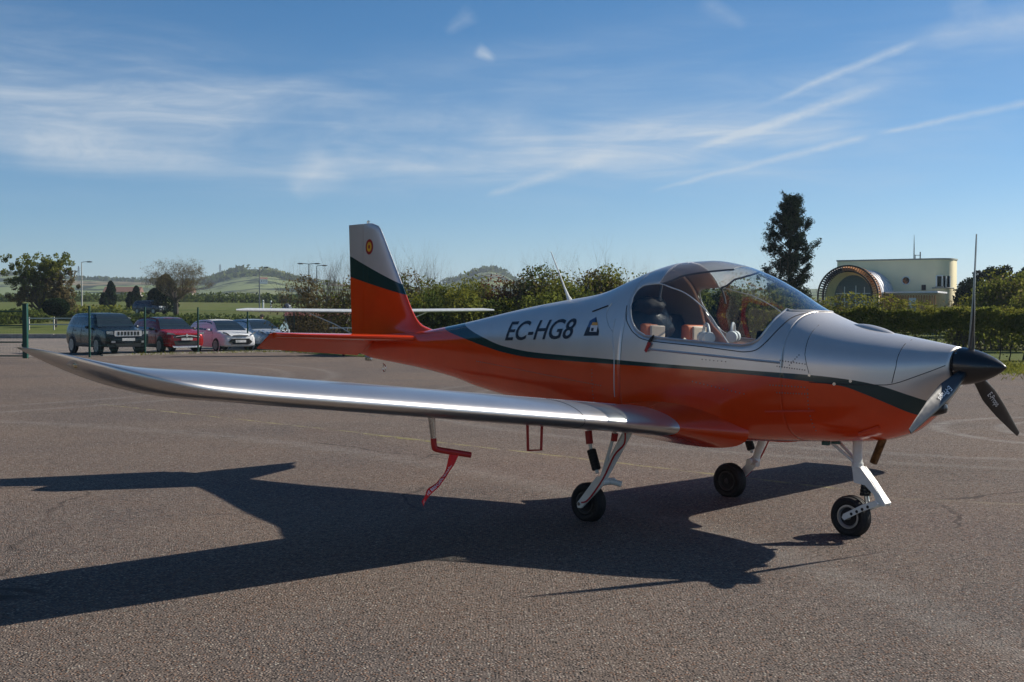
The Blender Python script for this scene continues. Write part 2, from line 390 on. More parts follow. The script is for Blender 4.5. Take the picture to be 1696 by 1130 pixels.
def sheet(name, poly, dz, m, ny=1.0):
    # polygon (x, y) clipped into strips so that it follows the ground's fall
    bm = bmesh.new(); vs_ = [bm.verts.new((x, y, 0)) for x, y in poly]; bm.faces.new(vs_)
    for yc in [16]+list(range(20, 90, 4)):
        bmesh.ops.bisect_plane(bm, geom=bm.verts[:]+bm.edges[:]+bm.faces[:], plane_co=(0, yc, 0), plane_no=(0, 1, 0))
    for v in bm.verts: v.co.z = ground_z(v.co.x, v.co.y)+dz
    bmesh.ops.recalc_face_normals(bm, faces=bm.faces)
    if bm.faces[:][0].normal.z < 0: bmesh.ops.reverse_faces(bm, faces=bm.faces)
    me = bpy.data.meshes.new(name); bm.to_mesh(me); bm.free(); me.materials.append(m)
    o = bpy.data.objects.new(name, me); COL.objects.link(o); return tag(o, kind='structure')
sheet('apron', [(-70, -60), (70, -60), (70, 31.5), (30, 32.5), (13.2, 33.4), (2, 36), (-4.5, 46), (-9, 53.2), (-12.5, 55.0), (-19.4, 47.9), (-30, 44), (-70, 36)], .012, M_ASPH)
sheet('parking_lot', [(-70, 36.2), (-30, 44.2), (-19.4, 48.1), (-12.5, 55.2), (-9, 53.4), (-6, 60), (-4, 86.4), (-95, 86.4), (-95, 36.2)], .004, M_LOT)
kb = MB()
for i in range(40):
    x0 = -90+i*2.15; kb.box((x0+1.06, 86.7, ground_z(0, 86)+.10), (2.12, .55, .42))
kb.build('kerb', M_CONC, smooth=False, bevel=.03, kind='structure')
kb = MB()   # low apron kerb under the mesh fence
def line_pts(a, b, step):
    n = max(1, int((Vector(b)-Vector(a)).length/step)); return [Vector(a).lerp(Vector(b), i/n) for i in range(n+1)]
for a, b in (((-16.4, 49.5, 0), (-9.6, 57.5, 0)), ((-9.6, 57.5, 0), (-5.4, 59, 0))):
    P = line_pts(a, b, 1.0); d = (Vector(b)-Vector(a)); rz = math.atan2(d.y, d.x)
    for i in range(len(P)-1):
        c = (P[i]+P[i+1])/2; kb.box((c.x, c.y, ground_z(c.x, c.y)+.035), ((P[i+1]-P[i]).length-.02, .16, .09), rz)
kb.build('fence_kerb', M_CONC, smooth=False, kind='structure')
# ------------------------------------------------------------------ the parked aircraft
def lerp_lin(T, x):
    if x <= T[0][0]: return T[0][1]
    if x >= T[-1][0]: return T[-1][1]
    for i in range(len(T)-1):
        if x <= T[i+1][0]:
            return T[i][1]+(T[i+1][1]-T[i][1])*(x-T[i][0])/(T[i+1][0]-T[i][0])
STRIPE_UP = [(-2.75, 1.62), (-2.247, 1.455), (-1.838, 1.338), (-1.5, 1.262), (-1.085, 1.22), (-.163, 1.189), (.582, 1.163), (1.194, 1.144), (1.628, 1.129), (1.91, 1.105), (2.075, 1.075), (2.242, 1.016), (2.33, .975), (2.5, .91)]
STRIPE_LO = [(-2.95, 1.55), (-2.5, 1.40), (-2.104, 1.317), (-1.76, 1.25), (-1.489, 1.207), (-1.076, 1.171), (-.16, 1.152), (.583, 1.137), (1.194, 1.115), (1.631, 1.085), (1.85, 1.062), (1.982, 1.018), (2.132, .95), (2.235, .89), (2.5, .74)]
ORANGE, TEAL, SILVER = (.74, .054, .005), (.010, .042, .046), (.68, .64, .60)
def m_paint(name, mode, SILVER=SILVER, met=.62, rgh=.38):
    # mode 'attr': livery from the signed heights above the two stripe edges
    m, nt, b = new_mat(name); k = NT(nt)
    o = k.n('ShaderNodeTexCoord').outputs['Object']
    dirt = k.noise(o, 3.0, 6, .65); fine = k.noise(o, 220, 2, .5)
    silver = k.mix(k.ramp(dirt, .3, .75), tuple(x*.95 for x in SILVER), tuple(x*1.04 for x in SILVER))
    silver = k.mix(k.math('MULTIPLY', fine, .16), silver, (.82, .81, .80))
    orange = k.mix(k.ramp(dirt, .3, .75), tuple(x*.93 for x in ORANGE), tuple(x*1.06 for x in ORANGE))
    if mode == 'silver': col, isil = silver, 1.0
    elif mode == 'orange': col, isil = orange, 0.0
    else:
        au = k.n('ShaderNodeAttribute', attribute_name='up').outputs['Fac']; al = k.n('ShaderNodeAttribute', attribute_name='lo').outputs['Fac']
        fu = k.ramp(au, -.0012, .0012, smooth=False); fl = k.ramp(al, -.0012, .0012, smooth=False)
        col = k.mix(fl, orange, TEAL); col = k.mix(fu, col, silver); isil = fu
    k.l(col, b.inputs['Base Color'])
    if isinstance(isil, float):
        b.inputs['Metallic'].default_value = met*isil
        b.inputs['Roughness'].default_value = rgh if isil else .14
    else:
        k.l(k.math('MULTIPLY', isil, met), b.inputs['Metallic']); k.l(k.ramp(isil, 0, 1, .14, rgh), b.inputs['Roughness'])
    b.inputs['Coat Weight'].default_value = .30; b.inputs['Coat Roughness'].default_value = .05; b.inputs['Specular IOR Level'].default_value = .45
    k.l(k.bump(k.noise(o, 5.0, 3, .5), .05, .02), b.inputs['Normal'])
    return m
M_LIV = m_paint('livery_paint', 'attr'); M_WING = m_paint('wing_paint', 'attr', (.56, .54, .52), .88, .31); M_SIL = m_paint('silver_paint', 'silver'); M_ORA = m_paint('orange_paint', 'orange')
M_DARKLINE = mat('seam_sealant', (.02, .02, .02), .7)
M_WHITE = mat('gear_white_paint', (.70, .72, .68), .42, var=.08, vscale=14)
M_BLACKC = mat('black_composite', (.012, .013, .015), .33, coat=.35)
M_RUB = mat('tyre_rubber', (.010, .010, .011), .75, var=.3, vscale=30, bump=.2)
M_RIM = mat('cast_rim', (.42, .42, .41), .45, metal=.7)
M_RIM_SHADE = mat('shaded_rim', (.06, .06, .06), .6, metal=.4)  # rim metal with the wheel's shadow put into its colour
M_STEEL = mat('bright_steel', (.55, .55, .54), .25, metal=1.0)
M_RUST = mat('heat_browned_pipe', (.16, .085, .035), .42, metal=.75, var=.5, vscale=30)
M_RED = mat('red_fabric', (.72, .012, .016), .65)
M_REDTUBE = mat('red_tube', (.40, .012, .012), .45)
M_LETTER = mat('navy_lettering', (.012, .014, .024), .4)
M_WLET = mat('white_lettering', (.75, .75, .75), .5)
M_SEATO = mat('orange_leather', (.70, .17, .04), .5, bump=.15); M_SEATB = mat('beige_leather', (.78, .62, .47), .55, bump=.15)
M_INT = mat('dark_trim', (.022, .022, .025), .75); M_INTG = mat('grey_trim', (.10, .10, .105), .7)
def m_glass(name, tint=(.88, .93, .93), rough=0.0):
    m = bpy.data.materials.new(name); m.use_nodes = True; nt = m.node_tree; nt.nodes.clear(); k = NT(nt)
    out = k.n('ShaderNodeOutputMaterial'); tr = k.n('ShaderNodeBsdfTransparent'); gl = k.n('ShaderNodeBsdfGlossy'); mx = k.n('ShaderNodeMixShader')
    lw = k.n('ShaderNodeLayerWeight'); lw.inputs['Blend'].default_value = .5
    fres = k.math('ADD', k.math('MULTIPLY', k.math('POWER', lw.outputs['Facing'], 4.2), .92), .045)
    o = k.n('ShaderNodeTexCoord').outputs['Object']
    c = k.mix(k.ramp(k.noise(o, 4, 4), .3, .7), tuple(x*.97 for x in tint), tint); k.l(c, tr.inputs['Color'])
    gl.inputs['Roughness'].default_value = .02+rough; gl.inputs['Color'].default_value = (.95, .95, .95, 1)
    k.l(k.math('MULTIPLY', fres, 1.35, clamp=True), mx.inputs[0]); k.l(tr.outputs[0], mx.inputs[1]); k.l(gl.outputs[0], mx.inputs[2]); k.l(mx.outputs[0], out.inputs[0])
    return m
M_CANOPY = m_glass('canopy_acrylic', (.80, .84, .84))
M_LENS = m_glass('lens', (.95, .95, .92))

YAW = .809
craft = empty('light_aircraft', (1.200, 9.787, 0), -YAW, 'silver and orange low-wing light aircraft with bubble canopy on the apron', 'aircraft')

# --- fuselage skin with the cockpit opening
GLASS_LO = [(.014, 1.70), (.03, 1.57), (.09, 1.479), (.159, 1.411), (.25, 1.372), (.442, 1.357), (.717, 1.34), (.973, 1.325), (1.12, 1.318), (1.19, 1.332), (1.238, 1.365), (1.27, 1.436), (1.288, 1.505), (1.305, 1.555)]
ROOF_ARC = [(.014, 1.705), (.053, 1.751), (.133, 1.764), (.261, 1.768), (.312, 1.779), (.422, 1.827), (.568, 1.850), (.704, 1.866), (.80, 1.878)]
GX0, GX1, RX1 = .014, 1.43, .80
def side_pt(x, z, sgn=-1, off=0.0):
    s = sec(x); y = hw_at(x, z, s); e = .004
    ny = 1.0; nz = -(hw_at(x, z+e, s)-hw_at(x, z-e, s))/(2*e); nx = -(hw_at(x+e, z)-hw_at(x-e, z))/(2*e)
    n = Vector((nx, ny, nz)).normalized()
    return Vector((x+n.x*off, sgn*(y+n.y*off), z+n.z*off))
def ring_pts(x, t0, t1, n, s=None):
    # t runs from -1 (keel) through 0 (widest) to 1 (crown); right-hand side (y<0)
    zt, zb, hw, zm, nu, nl = s or sec(x); out = []
    for i in range(n+1):
        t = t0+(t1-t0)*i/n
        if t >= 0: a = t*math.pi/2; c, d = math.cos(a), math.sin(a); y = hw*max(0, c)**(2/nu); z = zm+(zt-zm)*d**(2/nu)
        else: a = -t*math.pi/2; c, d = math.cos(a), math.sin(a); y = hw*max(0, c)**(2/nl); z = zm-(zm-zb)*d**(2/nl)
        out.append((x, -y, z))
    return out
def t_of_z(x, z):
    zt, zb, hw, zm, nu, nl = sec(x)
    q = min(1, max(0, (z-zm)/(zt-zm))); return math.asin(q**(nu/2))*2/math.pi
def glass_lo_t(x):
    if x < 1.305: return t_of_z(x, lerp_lin(GLASS_LO, x))
    y = .265*max(0, 1-((x-1.305)/(GX1-1.305))**2)**.6     # wraps over the cowl at the windscreen base
    zt, zb, hw, zm, nu, nl = sec(x)
    c = min(1, (y/hw))**(nu/2); return math.acos(c)*2/math.pi
def roof_t(x):
    return t_of_z(x, lerp_lin(ROOF_ARC, x)) if x < RX1 else 1.0
def mirror(rows): return [[(x, -y, z) for x, y, z in r] for r in rows]
def stations(a, b, d):
    n = max(1, int(round((b-a)/d))); return [a+(b-a)*i/n for i in range(n+1)]
fus = MB()
def put(rows): fus.loft(rows, False); fus.loft(mirror(rows), False)
put([ring_pts(x, -1, 1, 44) for x in stations(-4.05, GX0, .035)])
put([ring_pts(x, -1, glass_lo_t(x), 34) for x in stations(GX0, GX1, .012)])
put([ring_pts(x, -1, 1, 44) for x in stations(GX1, 2.45, .02)])
put([ring_pts(x, roof_t(x), 1, 10) for x in stations(GX0, .24, .02)])     # silver roof behind the clear bubble
fo = fus.mesh('fuselage', M_LIV, True, 50)
bm = bmesh.new(); bm.from_mesh(fo); bmesh.ops.remove_doubles(bm, verts=bm.verts, dist=.0006); bmesh.ops.recalc_face_normals(bm, faces=bm.faces); bm.to_mesh(fo); bm.free()
def livery(me):
    a = me.attributes.new('up', 'FLOAT', 'POINT'); b = me.attributes.new('lo', 'FLOAT', 'POINT')
    a.data.foreach_set('value', [v.co.z-lerp_tab(STRIPE_UP, v.co.x) for v in me.vertices]); b.data.foreach_set('value', [v.co.z-lerp_tab(STRIPE_LO, v.co.x) for v in me.vertices])
livery(fo)
fuselage = bpy.data.objects.new('fuselage', fo); COL.objects.link(fuselage); fuselage.parent = craft
sol = fuselage.modifiers.new('skin', 'SOLIDIFY'); sol.thickness = .006; sol.offset = -1

M_SHADE = bpy.data.materials.new('sunshade_film'); M_SHADE.use_nodes = True; nt_ = M_SHADE.node_tree; nt_.nodes.clear(); kk = NT(nt_)
o_ = kk.n('ShaderNodeOutputMaterial'); t1 = kk.n('ShaderNodeBsdfTransparent'); t2 = kk.n('ShaderNodeBsdfDiffuse'); t3 = kk.n('ShaderNodeBsdfTranslucent'); t4 = kk.n('ShaderNodeBsdfGlossy'); x1_ = kk.n('ShaderNodeMixShader'); x2_ = kk.n('ShaderNodeMixShader'); x3_ = kk.n('ShaderNodeMixShader')
c_ = kk.mix(kk.ramp(kk.noise(kk.n('ShaderNodeTexCoord').outputs['Object'], 6, 4), .3, .7), (.50, .51, .52), (.58, .59, .60)); kk.l(c_, t2.inputs[0]); kk.l(c_, t3.inputs[0]); t1.inputs[0].default_value = (.8, .8, .8, 1); t4.inputs['Roughness'].default_value = .08
x1_.inputs[0].default_value = .5; kk.l(t2.outputs[0], x1_.inputs[1]); kk.l(t3.outputs[0], x1_.inputs[2]); x2_.inputs[0].default_value = .55; kk.l(t1.outputs[0], x2_.inputs[1]); kk.l(x1_.outputs[0], x2_.inputs[2])
lw_ = kk.n('ShaderNodeLayerWeight'); lw_.inputs['Blend'].default_value = .5; kk.l(kk.math('ADD', kk.math('MULTIPLY', kk.math('POWER', lw_.outputs['Facing'], 4.0), .8), .06), x3_.inputs[0]); kk.l(x2_.outputs[0], x3_.inputs[1]); kk.l(t4.outputs[0], x3_.inputs[2]); kk.l(x3_.outputs[0], o_.inputs[0])
sh_ = MB(); rws = [ring_pts(x, roof_t(x), 1, 10) for x in stations(.24, .76, .02)]; sh_.loft(rws, False); sh_.loft(mirror(rws), False)
me_ = sh_.mesh('sunshade', M_SHADE, True, 60); bm = bmesh.new(); bm.from_mesh(me_); bmesh.ops.remove_doubles(bm, verts=bm.verts, dist=.0006); bm.to_mesh(me_); bm.free()
shade_o = bpy.data.objects.new('sunshade', me_); COL.objects.link(shade_o); shade_o.parent = craft

gl = MB()
rows = [ring_pts(x, glass_lo_t(x), roof_t(x) if x < .765 else 1.0, 22) for x in stations(GX0+.001, GX1-.001, .02)]
rows_a = [r for r in rows if r[0][0] <= .775]; rows_b = [r for r in rows if r[0][0] >= .745]
for rr in (rows_a, rows_b):
    gl.loft(rr, False); gl.loft(mirror(rr), False)
me = gl.mesh('canopy', M_CANOPY, True, 60)
bm = bmesh.new(); bm.from_mesh(me); bmesh.ops.remove_doubles(bm, verts=bm.verts, dist=.0006); bm.to_mesh(me); bm.free()
canopy = bpy.data.objects.new('canopy', me); COL.objects.link(canopy); canopy.parent = craft

def surf_line(pts, r, m, name, parent, off=.002, both=True, n=5, flat=False, dens=.03):
    mb = MB()
    for sg in ((-1, 1) if both else (-1,)):
        P = []
        for (x0, z0), (x1, z1) in zip(pts[:-1], pts[1:]):
            nn = max(1, int(math.hypot(x1-x0, z1-z0)/dens))
            for i in range(nn): P.append(side_pt(x0+(x1-x0)*i/nn, z0+(z1-z0)*i/nn, sg, off))
        P.append(side_pt(*pts[-1], sg, off)); mb.tube(P, r, n)
    return mb.build_each(name, m, parent)
def curve(pts, sub=6):
    out = []
    for i in range(len(pts)-1):
        p0, p1, p2, p3 = pts[max(i-1, 0)], pts[i], pts[i+1], pts[min(i+2, len(pts)-1)]
        for j in range(sub):
            t = j/sub
            out.append(tuple(.5*((2*p1[c])+(-p0[c]+p2[c])*t+(2*p0[c]-5*p1[c]+4*p2[c]-p3[c])*t*t+(-p0[c]+3*p1[c]-3*p2[c]+p3[c])*t**3) for c in range(len(p1))))
    out.append(tuple(pts[-1])); return out
seal = MB()
SEAL = curve([(.035, 1.60), (.09, 1.49), (.16, 1.418), (.25, 1.378)], 5)
WL = curve([(.035, 1.60), (.022, 1.66), (.035, 1.72), (.075, 1.752), (.15, 1.762), (.26, 1.764), (.369, 1.737), (.536, 1.69), (.70, 1.605), (.82, 1.518), (.898, 1.441), (1.008, 1.328)], 5)
for sg in (-1, 1):
    seal.tube([side_pt(x, z, sg, .001) for x, z in list(reversed(SEAL))+WL[1:]], .0046, 6)
seal.build_each('canopy_seal', mat('pale_seal', (.60, .60, .58), .5), canopy)
hoop = MB()
for sg in (-1, 1):
    hoop.tube([side_pt(x, lerp_lin(ROOF_ARC, x), sg, -.004) for x in stations(.26, .77, .02)], .0075, 6)
    hoop.tube([side_pt(.262, 1.765, sg, -.01), side_pt(.27, 1.70, sg, -.03), side_pt(.275, 1.66, sg, -.05)], .009, 6)
hoop.build_each('canopy_hoop', M_INTG, canopy)
rim_ = MB(); XS = stations(GX0+.002, 1.425, .015)
for sg in (-1, 1):
    P = []
    for x in XS:
        p_ = ring_pts(x, glass_lo_t(x), 1, 1)[0]; P.append((p_[0], p_[1] if sg < 0 else -p_[1], p_[2]))
    P.append((GX1+.002, 0, sec(GX1)[0])); rim_.tube(P, .0075, 6)
rim_.build_each('canopy_rim', M_SIL, canopy)
SEAM = curve([(-.01, 1.60), (.023, 1.501), (.085, 1.43), (.145, 1.385), (.278, 1.338), (.722, 1.306), (1.05, 1.278), (1.148, 1.272), (1.236, 1.290), (1.304, 1.357), (1.354, 1.444), (1.383, 1.515), (1.421, 1.553)], 5)
surf_line(SEAM, .0035, M_DARKLINE, 'canopy_seam', fuselage, .0005)
surf_line([(1.633, 1.129), (1.591, 1.264), (1.578, 1.385), (1.571, 1.466)], .002, M_DARKLINE, 'panel_seam', fuselage, .0003)
surf_line([(2.15, 1.092), (2.172, 1.198), (2.174, 1.313), (2.169, 1.376)], .0025, M_DARKLINE, 'panel_seam', fuselage, .0003)
surf_line(curve([(1.63, 1.08), (1.915, 1.074), (2.03, 1.078), (2.158, 1.088), (2.327, 1.162), (2.43, 1.215)], 4), .0025, M_DARKLINE, 'cowling_seam', fuselage, .0003)
surf_line(curve([(-.097, 1.50), (-.09, 1.362), (-.05, 1.20), (-.05, .90)], 4), .004, M_SIL, 'panel_seam', fuselage, .0005)
surf_line([(-.40, 1.555), (-.23, 1.60)], .006, M_DARKLINE, 'cabin_vent', fuselage, .001)
surf_line(curve([(-.2, 1.62), (-.22, 1.55), (-.16, 1.45), (-.10, 1.40)], 4), .004, M_SIL, 'hinge_fairing', fuselage, .002)
surf_line(curve([(.30, 1.272), (.8, 1.244), (1.3, 1.212), (1.42, 1.205)], 4), .010, M_SIL, 'sill_rib', fuselage, -.004)
surf_line([(1.30, .862), (1.66, .885)], .011, M_ORA, 'cowl_louvre', fuselage, .002)
bl = MB()
for x, z in ((1.633, 1.128), (1.80, 1.075), (1.905, 1.098)):
    for sg in (-1, 1):
        p = side_pt(x, z, sg, 0); q = side_pt(x, z, sg, .008); d = (q-p).normalized()
        bl.tube([p-d*.004, p+d*.004], .011, 10)
bl.build_each('cowling_latch', M_STEEL, fuselage)
rv = MB()   # rivet rows
for sg in (-1, 1):
    for (x0, z0, x1, z1, n) in ((1.40, 1.18, 1.60, 1.16, 12), (1.42, 1.22, 1.60, 1.20, 10), (1.35, 1.05, 1.60, 1.045, 12), (1.40, 1.0, 1.62, 1.0, 12), (.72, 1.05, 1.15, .98, 14), (.80, 1.21, 1.0, 1.2, 7), (-1.9, 1.12, -.2, .98, 60), (1.62, .75, 1.62, 1.03, 12), (-.3, .85, -.3, 1.1, 10), (1.49, 1.19, 1.55, 1.26, 6)):
        for i in range(n):
            t = i/(n-1); p = side_pt(x0+(x1-x0)*t, z0+(z1-z0)*t, sg, -.0005); q = side_pt(x0+(x1-x0)*t, z0+(z1-z0)*t, sg, .0022)
            rv.tube([p, q], [.0055, .0035], 6)
rv.build('rivets', mat('rivet_metal', (.24, .20, .18), .5, metal=.6), fuselage, kind='stuff')
def bump_fair(name, x0, x1, w, h, m):
    mb = MB(); rows = []
    for i in range(13):
        t = i/12; x = x0+(x1-x0)*t; zt = sec(x)[0]; a = math.sin(math.pi*min(1, t*1.0))**.7*(1-.0*t)
        rows.append([(x, w*a*math.cos(q*math.pi/8), zt-.012+(h*a+.004)*math.sin(q*math.pi/8)) for q in range(9)])
    mb.loft(rows, False); return mb.build(name, m, fuselage)
bump_fair('cowl_blister', 1.66, 2.0, .07, .035, M_SIL)

# --- lettering and emblem on both flanks
def text_mesh(txt, size):
    cu = bpy.data.curves.new('t', 'FONT'); cu.body = txt; cu.size = size; cu.resolution_u = 4; cu.offset = size*.012
    ob = bpy.data.objects.new('t', cu); COL.objects.link(ob)
    dg = bpy.context.evaluated_depsgraph_get(); me = bpy.data.meshes.new_from_object(ob.evaluated_get(dg)); bpy.data.objects.remove(ob)
    bm = bmesh.new(); bm.from_mesh(me); bmesh.ops.triangulate(bm, faces=bm.faces)
    bmesh.ops.subdivide_edges(bm, edges=[e for e in bm.edges if e.calc_length() > size*.12], cuts=2, use_grid_fill=False)
    bmesh.ops.triangulate(bm, faces=bm.faces)
    bm.to_mesh(me); bm.free(); return me
def finish(me, name, m, parent, label=None):
    me.materials.clear(); me.materials.append(m); o = bpy.data.objects.new(name, me); COL.objects.link(o); o.parent = parent
    return tag(o, label)
for sg in (-1, 1):
    me = text_mesh('EC-HG8', .212)
    xs = [v.co.x for v in me.vertices]; x0, x1 = min(xs), max(xs); hgt = max(v.co.y for v in me.vertices)
    for v in me.vertices:
        u = (v.co.x-x0)/(x1-x0); w = v.co.y/hgt
        if sg < 0: x = -1.475+.90*u+.035*w
        else: x = -.54-.90*u-.035*w
        v.co = side_pt(x, 1.312+.03*(x+1.47)/.93+.160*w, sg, .0025)
    finish(me, 'registration_letters', M_LETTER, fuselage)
def decal(pts, m, name, sg, off, sub=5):
    bm = bmesh.new(); bm.faces.new([bm.verts.new((x, z, 0)) for x, z in pts]); bmesh.ops.triangulate(bm, faces=bm.faces)
    bmesh.ops.subdivide_edges(bm, edges=bm.edges[:], cuts=sub, use_grid_fill=True)
    for v in bm.verts: v.co = side_pt(v.co.x, v.co.y, sg, off)
    me = bpy.data.meshes.new(name); bm.to_mesh(me); bm.free(); return finish(me, name, m, fuselage)
M_BLUE = mat('emblem_blue', (.03, .09, .22), .4); M_YEL = mat('emblem_yellow', (.75, .36, .06), .4)
for sg in (-1, 1):
    decal([(-.425, 1.362), (-.25, 1.366), (-.25, 1.40), (-.30, 1.40), (-.325, 1.512), (-.39, 1.48), (-.395, 1.45)], M_LETTER, 'emblem', sg, .0022)
    decal([(-.395, 1.43), (-.305, 1.43), (-.325, 1.510), (-.39, 1.482)], M_BLUE, 'emblem', sg, .0028)
    decal([(-.36, 1.395), (-.275, 1.395), (-.275, 1.445), (-.36, 1.448)], M_WLET, 'emblem', sg, .0034)
    decal([(-.355, 1.445), (-.28, 1.445), (-.285, 1.468), (-.345, 1.470)], M_YEL, 'emblem', sg, .0036)
    decal([(-.345, 1.40), (-.315, 1.40), (-.315, 1.425), (-.345, 1.425)], M_LETTER, 'emblem', sg, .0038, 2)

# --- cockpit
cb = MB(); fl = []
for x in stations(-.25, 1.5, .1):
    s = sec(x); fl.append([(x, -hw_at(x, .78, s)+.03, .78), (x, hw_at(x, .78, s)-.03, .78)])
cb.loft(fl, False); cb.build('cockpit_floor', M_INT, craft)
bk = MB(); bk.loft([[(-.02-.16*t, y*hw_at(-.02-.16*t, .8+.75*t)*.93, .8+.75*t) for y in (-1, -.5, 0, .5, 1)] for t in (0, .3, .6, .8, 1)], False)
bk.build('rear_bulkhead', M_INT, craft)
def seat(y):
    r = bpy.data.objects.new('seat', None); COL.objects.link(r); r.parent = craft
    r.location = (0, y, 0)
    mb = MB()
    rows = []
    for t, zx in enumerate(((.42, .86), (.36, .90), (.24, .92), (.17, 1.0), (.12, 1.12), (.08, 1.24), (.055, 1.32))):
        rows.append([(zx[0]+.055, -.2, zx[1]+.01), (zx[0]+.045, -.15, zx[1]+.05), (zx[0]+.03, 0, zx[1]+.03), (zx[0]+.045, .15, zx[1]+.05), (zx[0]+.055, .2, zx[1]+.01), (zx[0]-.04, .18, zx[1]-.04), (zx[0]-.05, 0, zx[1]-.05), (zx[0]-.04, -.18, zx[1]-.04)])
    mb.loft(rows, True, True); mb.build('seat_shell', M_SEATB, r, bevel=.012)
    h = MB(); h.box((.075, 0, 1.40), (.075, .25, .13)); h.build('headrest', M_SEATO, r, bevel=.025)
    h = MB(); h.box((.118, .02, 1.395), (.02, .17, .115)); h.build('headrest_pad', M_SEATB, r, bevel=.01)
    b = MB()
    for s in (-1, 1): b.tube([(.10, s*.07, 1.33), (.17, s*.075, 1.20), (.26, s*.08, 1.0), (.35, s*.05, .95)], .012, 5)
    b.build_each('harness', M_RED, r); return r
seat(-.26); seat(.26)
pn = MB(); pn.loft([[(1.12+.10*t-.04*(y/.46)**2, y, 1.02+.40*t) for y in np.linspace(-.44, .44, 9)] for t in (0, .5, 1)], False)
pn.loft([[(1.22-.04*(y/.46)**2+.3*t, y*(1-.25*t), 1.42+.04*math.cos(y*3)+.02*t) for y in np.linspace(-.44, .44, 9)] for t in (0, .5, 1)], False)
pn.build('instrument_panel', M_INT, craft)
for y in (-.26, .26):
    st = MB(); st.tube([(.62, y, .8), (.66, y, .98), (.63, y, 1.12)], [.012, .012, .02], 8); st.build('control_stick', M_INT, craft)
tr = MB()
for s in (-1, 1):
    tr.loft([[(x, s*(hw_at(x, z)-.035), z) for z in (.80, 1.0, 1.2, 1.30)] for x in stations(-.05, 1.35, .1)], False)
tr.build_each('side_trim', M_INTG, craft)
co = MB(); co.box((.55, 0, .92), (.9, .12, .26)); co.build('centre_console', M_SEATB, craft, bevel=.02)
# headsets hung on the seats, bags behind them
def headset(loc, rz, label):
    r = empty('headset', (0, 0, 0), 0, label, 'headset')
    p = craft_to_world(loc); r.location = p; r.rotation_euler = (0, 0, rz-YAW)
    a = MB(); a.tube([(.0, .09*math.cos(t), .09*math.sin(t)) for t in np.linspace(0, math.pi, 13)], .011, 6); a.build('headband', M_WLET, r)
    for s in (-1, 1):
        c = MB(); c.lathe([(-.025, .02), (-.022, .042), (.015, .048), (.024, .03)], 14, Matrix.Rotation(math.pi/2, 3, 'Z'), (0, s*.085, -.015)); c.build('ear_cup', M_WLET, r)
    return r
def craft_to_world(p):
    c, s = math.cos(-YAW), math.sin(-YAW)
    return Vector((1.2+p[0]*c-p[1]*s, 9.787+p[0]*s+p[1]*c, p[2]))
headset((.60, -.24, 1.385), .9, 'white headset nearest the side window inside the cockpit')
headset((.52, .20, 1.385), .5, 'white headset on the far side of the cockpit')
def blob(name, c, d, m, parent, seed, sub=3):
    bm = bmesh.new(); bmesh.ops.create_icosphere(bm, subdivisions=sub, radius=1.0); r_ = random.Random(seed)
    ph = [r_.uniform(0, 6) for _ in range(6)]
    for v in bm.verts:
        k_ = 1+.13*math.sin(5*v.co.x+ph[0])*math.sin(4*v.co.z+ph[1])+.09*math.sin(9*v.co.y+ph[2]+4*v.co.z)
        v.co = Vector((v.co.x*d[0]*k_, v.co.y*d[1]*k_, v.co.z*d[2]*k_))+Vector(c)
    me_ = bpy.data.meshes.new(name); bm.to_mesh(me_); bm.free(); me_.materials.append(m)
    me_.polygons.foreach_set('use_smooth', [True]*len(me_.polygons))
    o = bpy.data.objects.new(name, me_); COL.objects.link(o); o.parent = parent; return o
bag = empty('cockpit_bag', craft_to_world((-.02, -.16, 1.42)), -YAW, 'crumpled black cover bundled behind the cockpit seats', 'bag')
blob('bag_body', (0, 0, .05), (.13, .26, .16), mat('black_nylon', (.012, .012, .014), .38, bump=.5, bscale=25), bag, 4)
blob('bag_flap', (.05, -.06, .19), (.10, .16, .07), M_INT, bag, 9)

# --- wings
def naca(c, t, camb=.03):
    yt = 5*t*(.2969*math.sqrt(c)-.1260*c-.3516*c*c+.2843*c**3-.1036*c**4)
    p = .4; yc = camb/p**2*(2*p*c-c*c) if c < p else camb/(1-p)**2*((1-2*p)+2*p*c-c*c)
    return yc+yt, yc-yt
def wing_xz(y):
    # y = distance from the centreline: leading edge x, trailing edge x, reference z, thickness ratio
    le = .784-.031*y; te = -.586+.05*y; z = .657+.089*y; t = .150
    if y > 3.9: z += .15*min(1.0, (y-3.9)/1.11)**3.1
    if y > 4.4:
        q = min(1, (y-4.4)/.61); le = le-(le+.27)*(1-math.sqrt(max(0, 1-q**2.6))); te = te+.02*q
    if y < .95:
        q = (.95-y)/.5; le += .30*q**2.2; z += 0.0; t += .035*q*q; te -= .12*q*q
    return le, te, z, t
def wing_ring(y, n=26):
    le, te, z, t = wing_xz(y); ch = max(.004, le-te); up, lo = [], []
    for i in range(n+1):
        c = .5*(1-math.cos(math.pi*i/n)); a, b = naca(c, t)
        if y > 4.15: q = min(1, (y-4.15)/.95); q = q*q*(3-2*q); a *= 1-.85*q; b = b*(1+1.0*q)-.05*q*math.sqrt(c)*(1-c)
        up.append((le-c*ch, y, z+a*ch)); lo.append((le-c*ch, y, z+b*ch))
    return up+lo[-2:0:-1]
wing_y = stations(.42, .95, .04)+stations(.99, 3.6, .13)[1:]+stations(3.65, 4.25, .05)+[4.3, 4.35, 4.4]+[4.4+.61*math.sin(i/18*math.pi/2) for i in range(1, 18)]+[5.009]
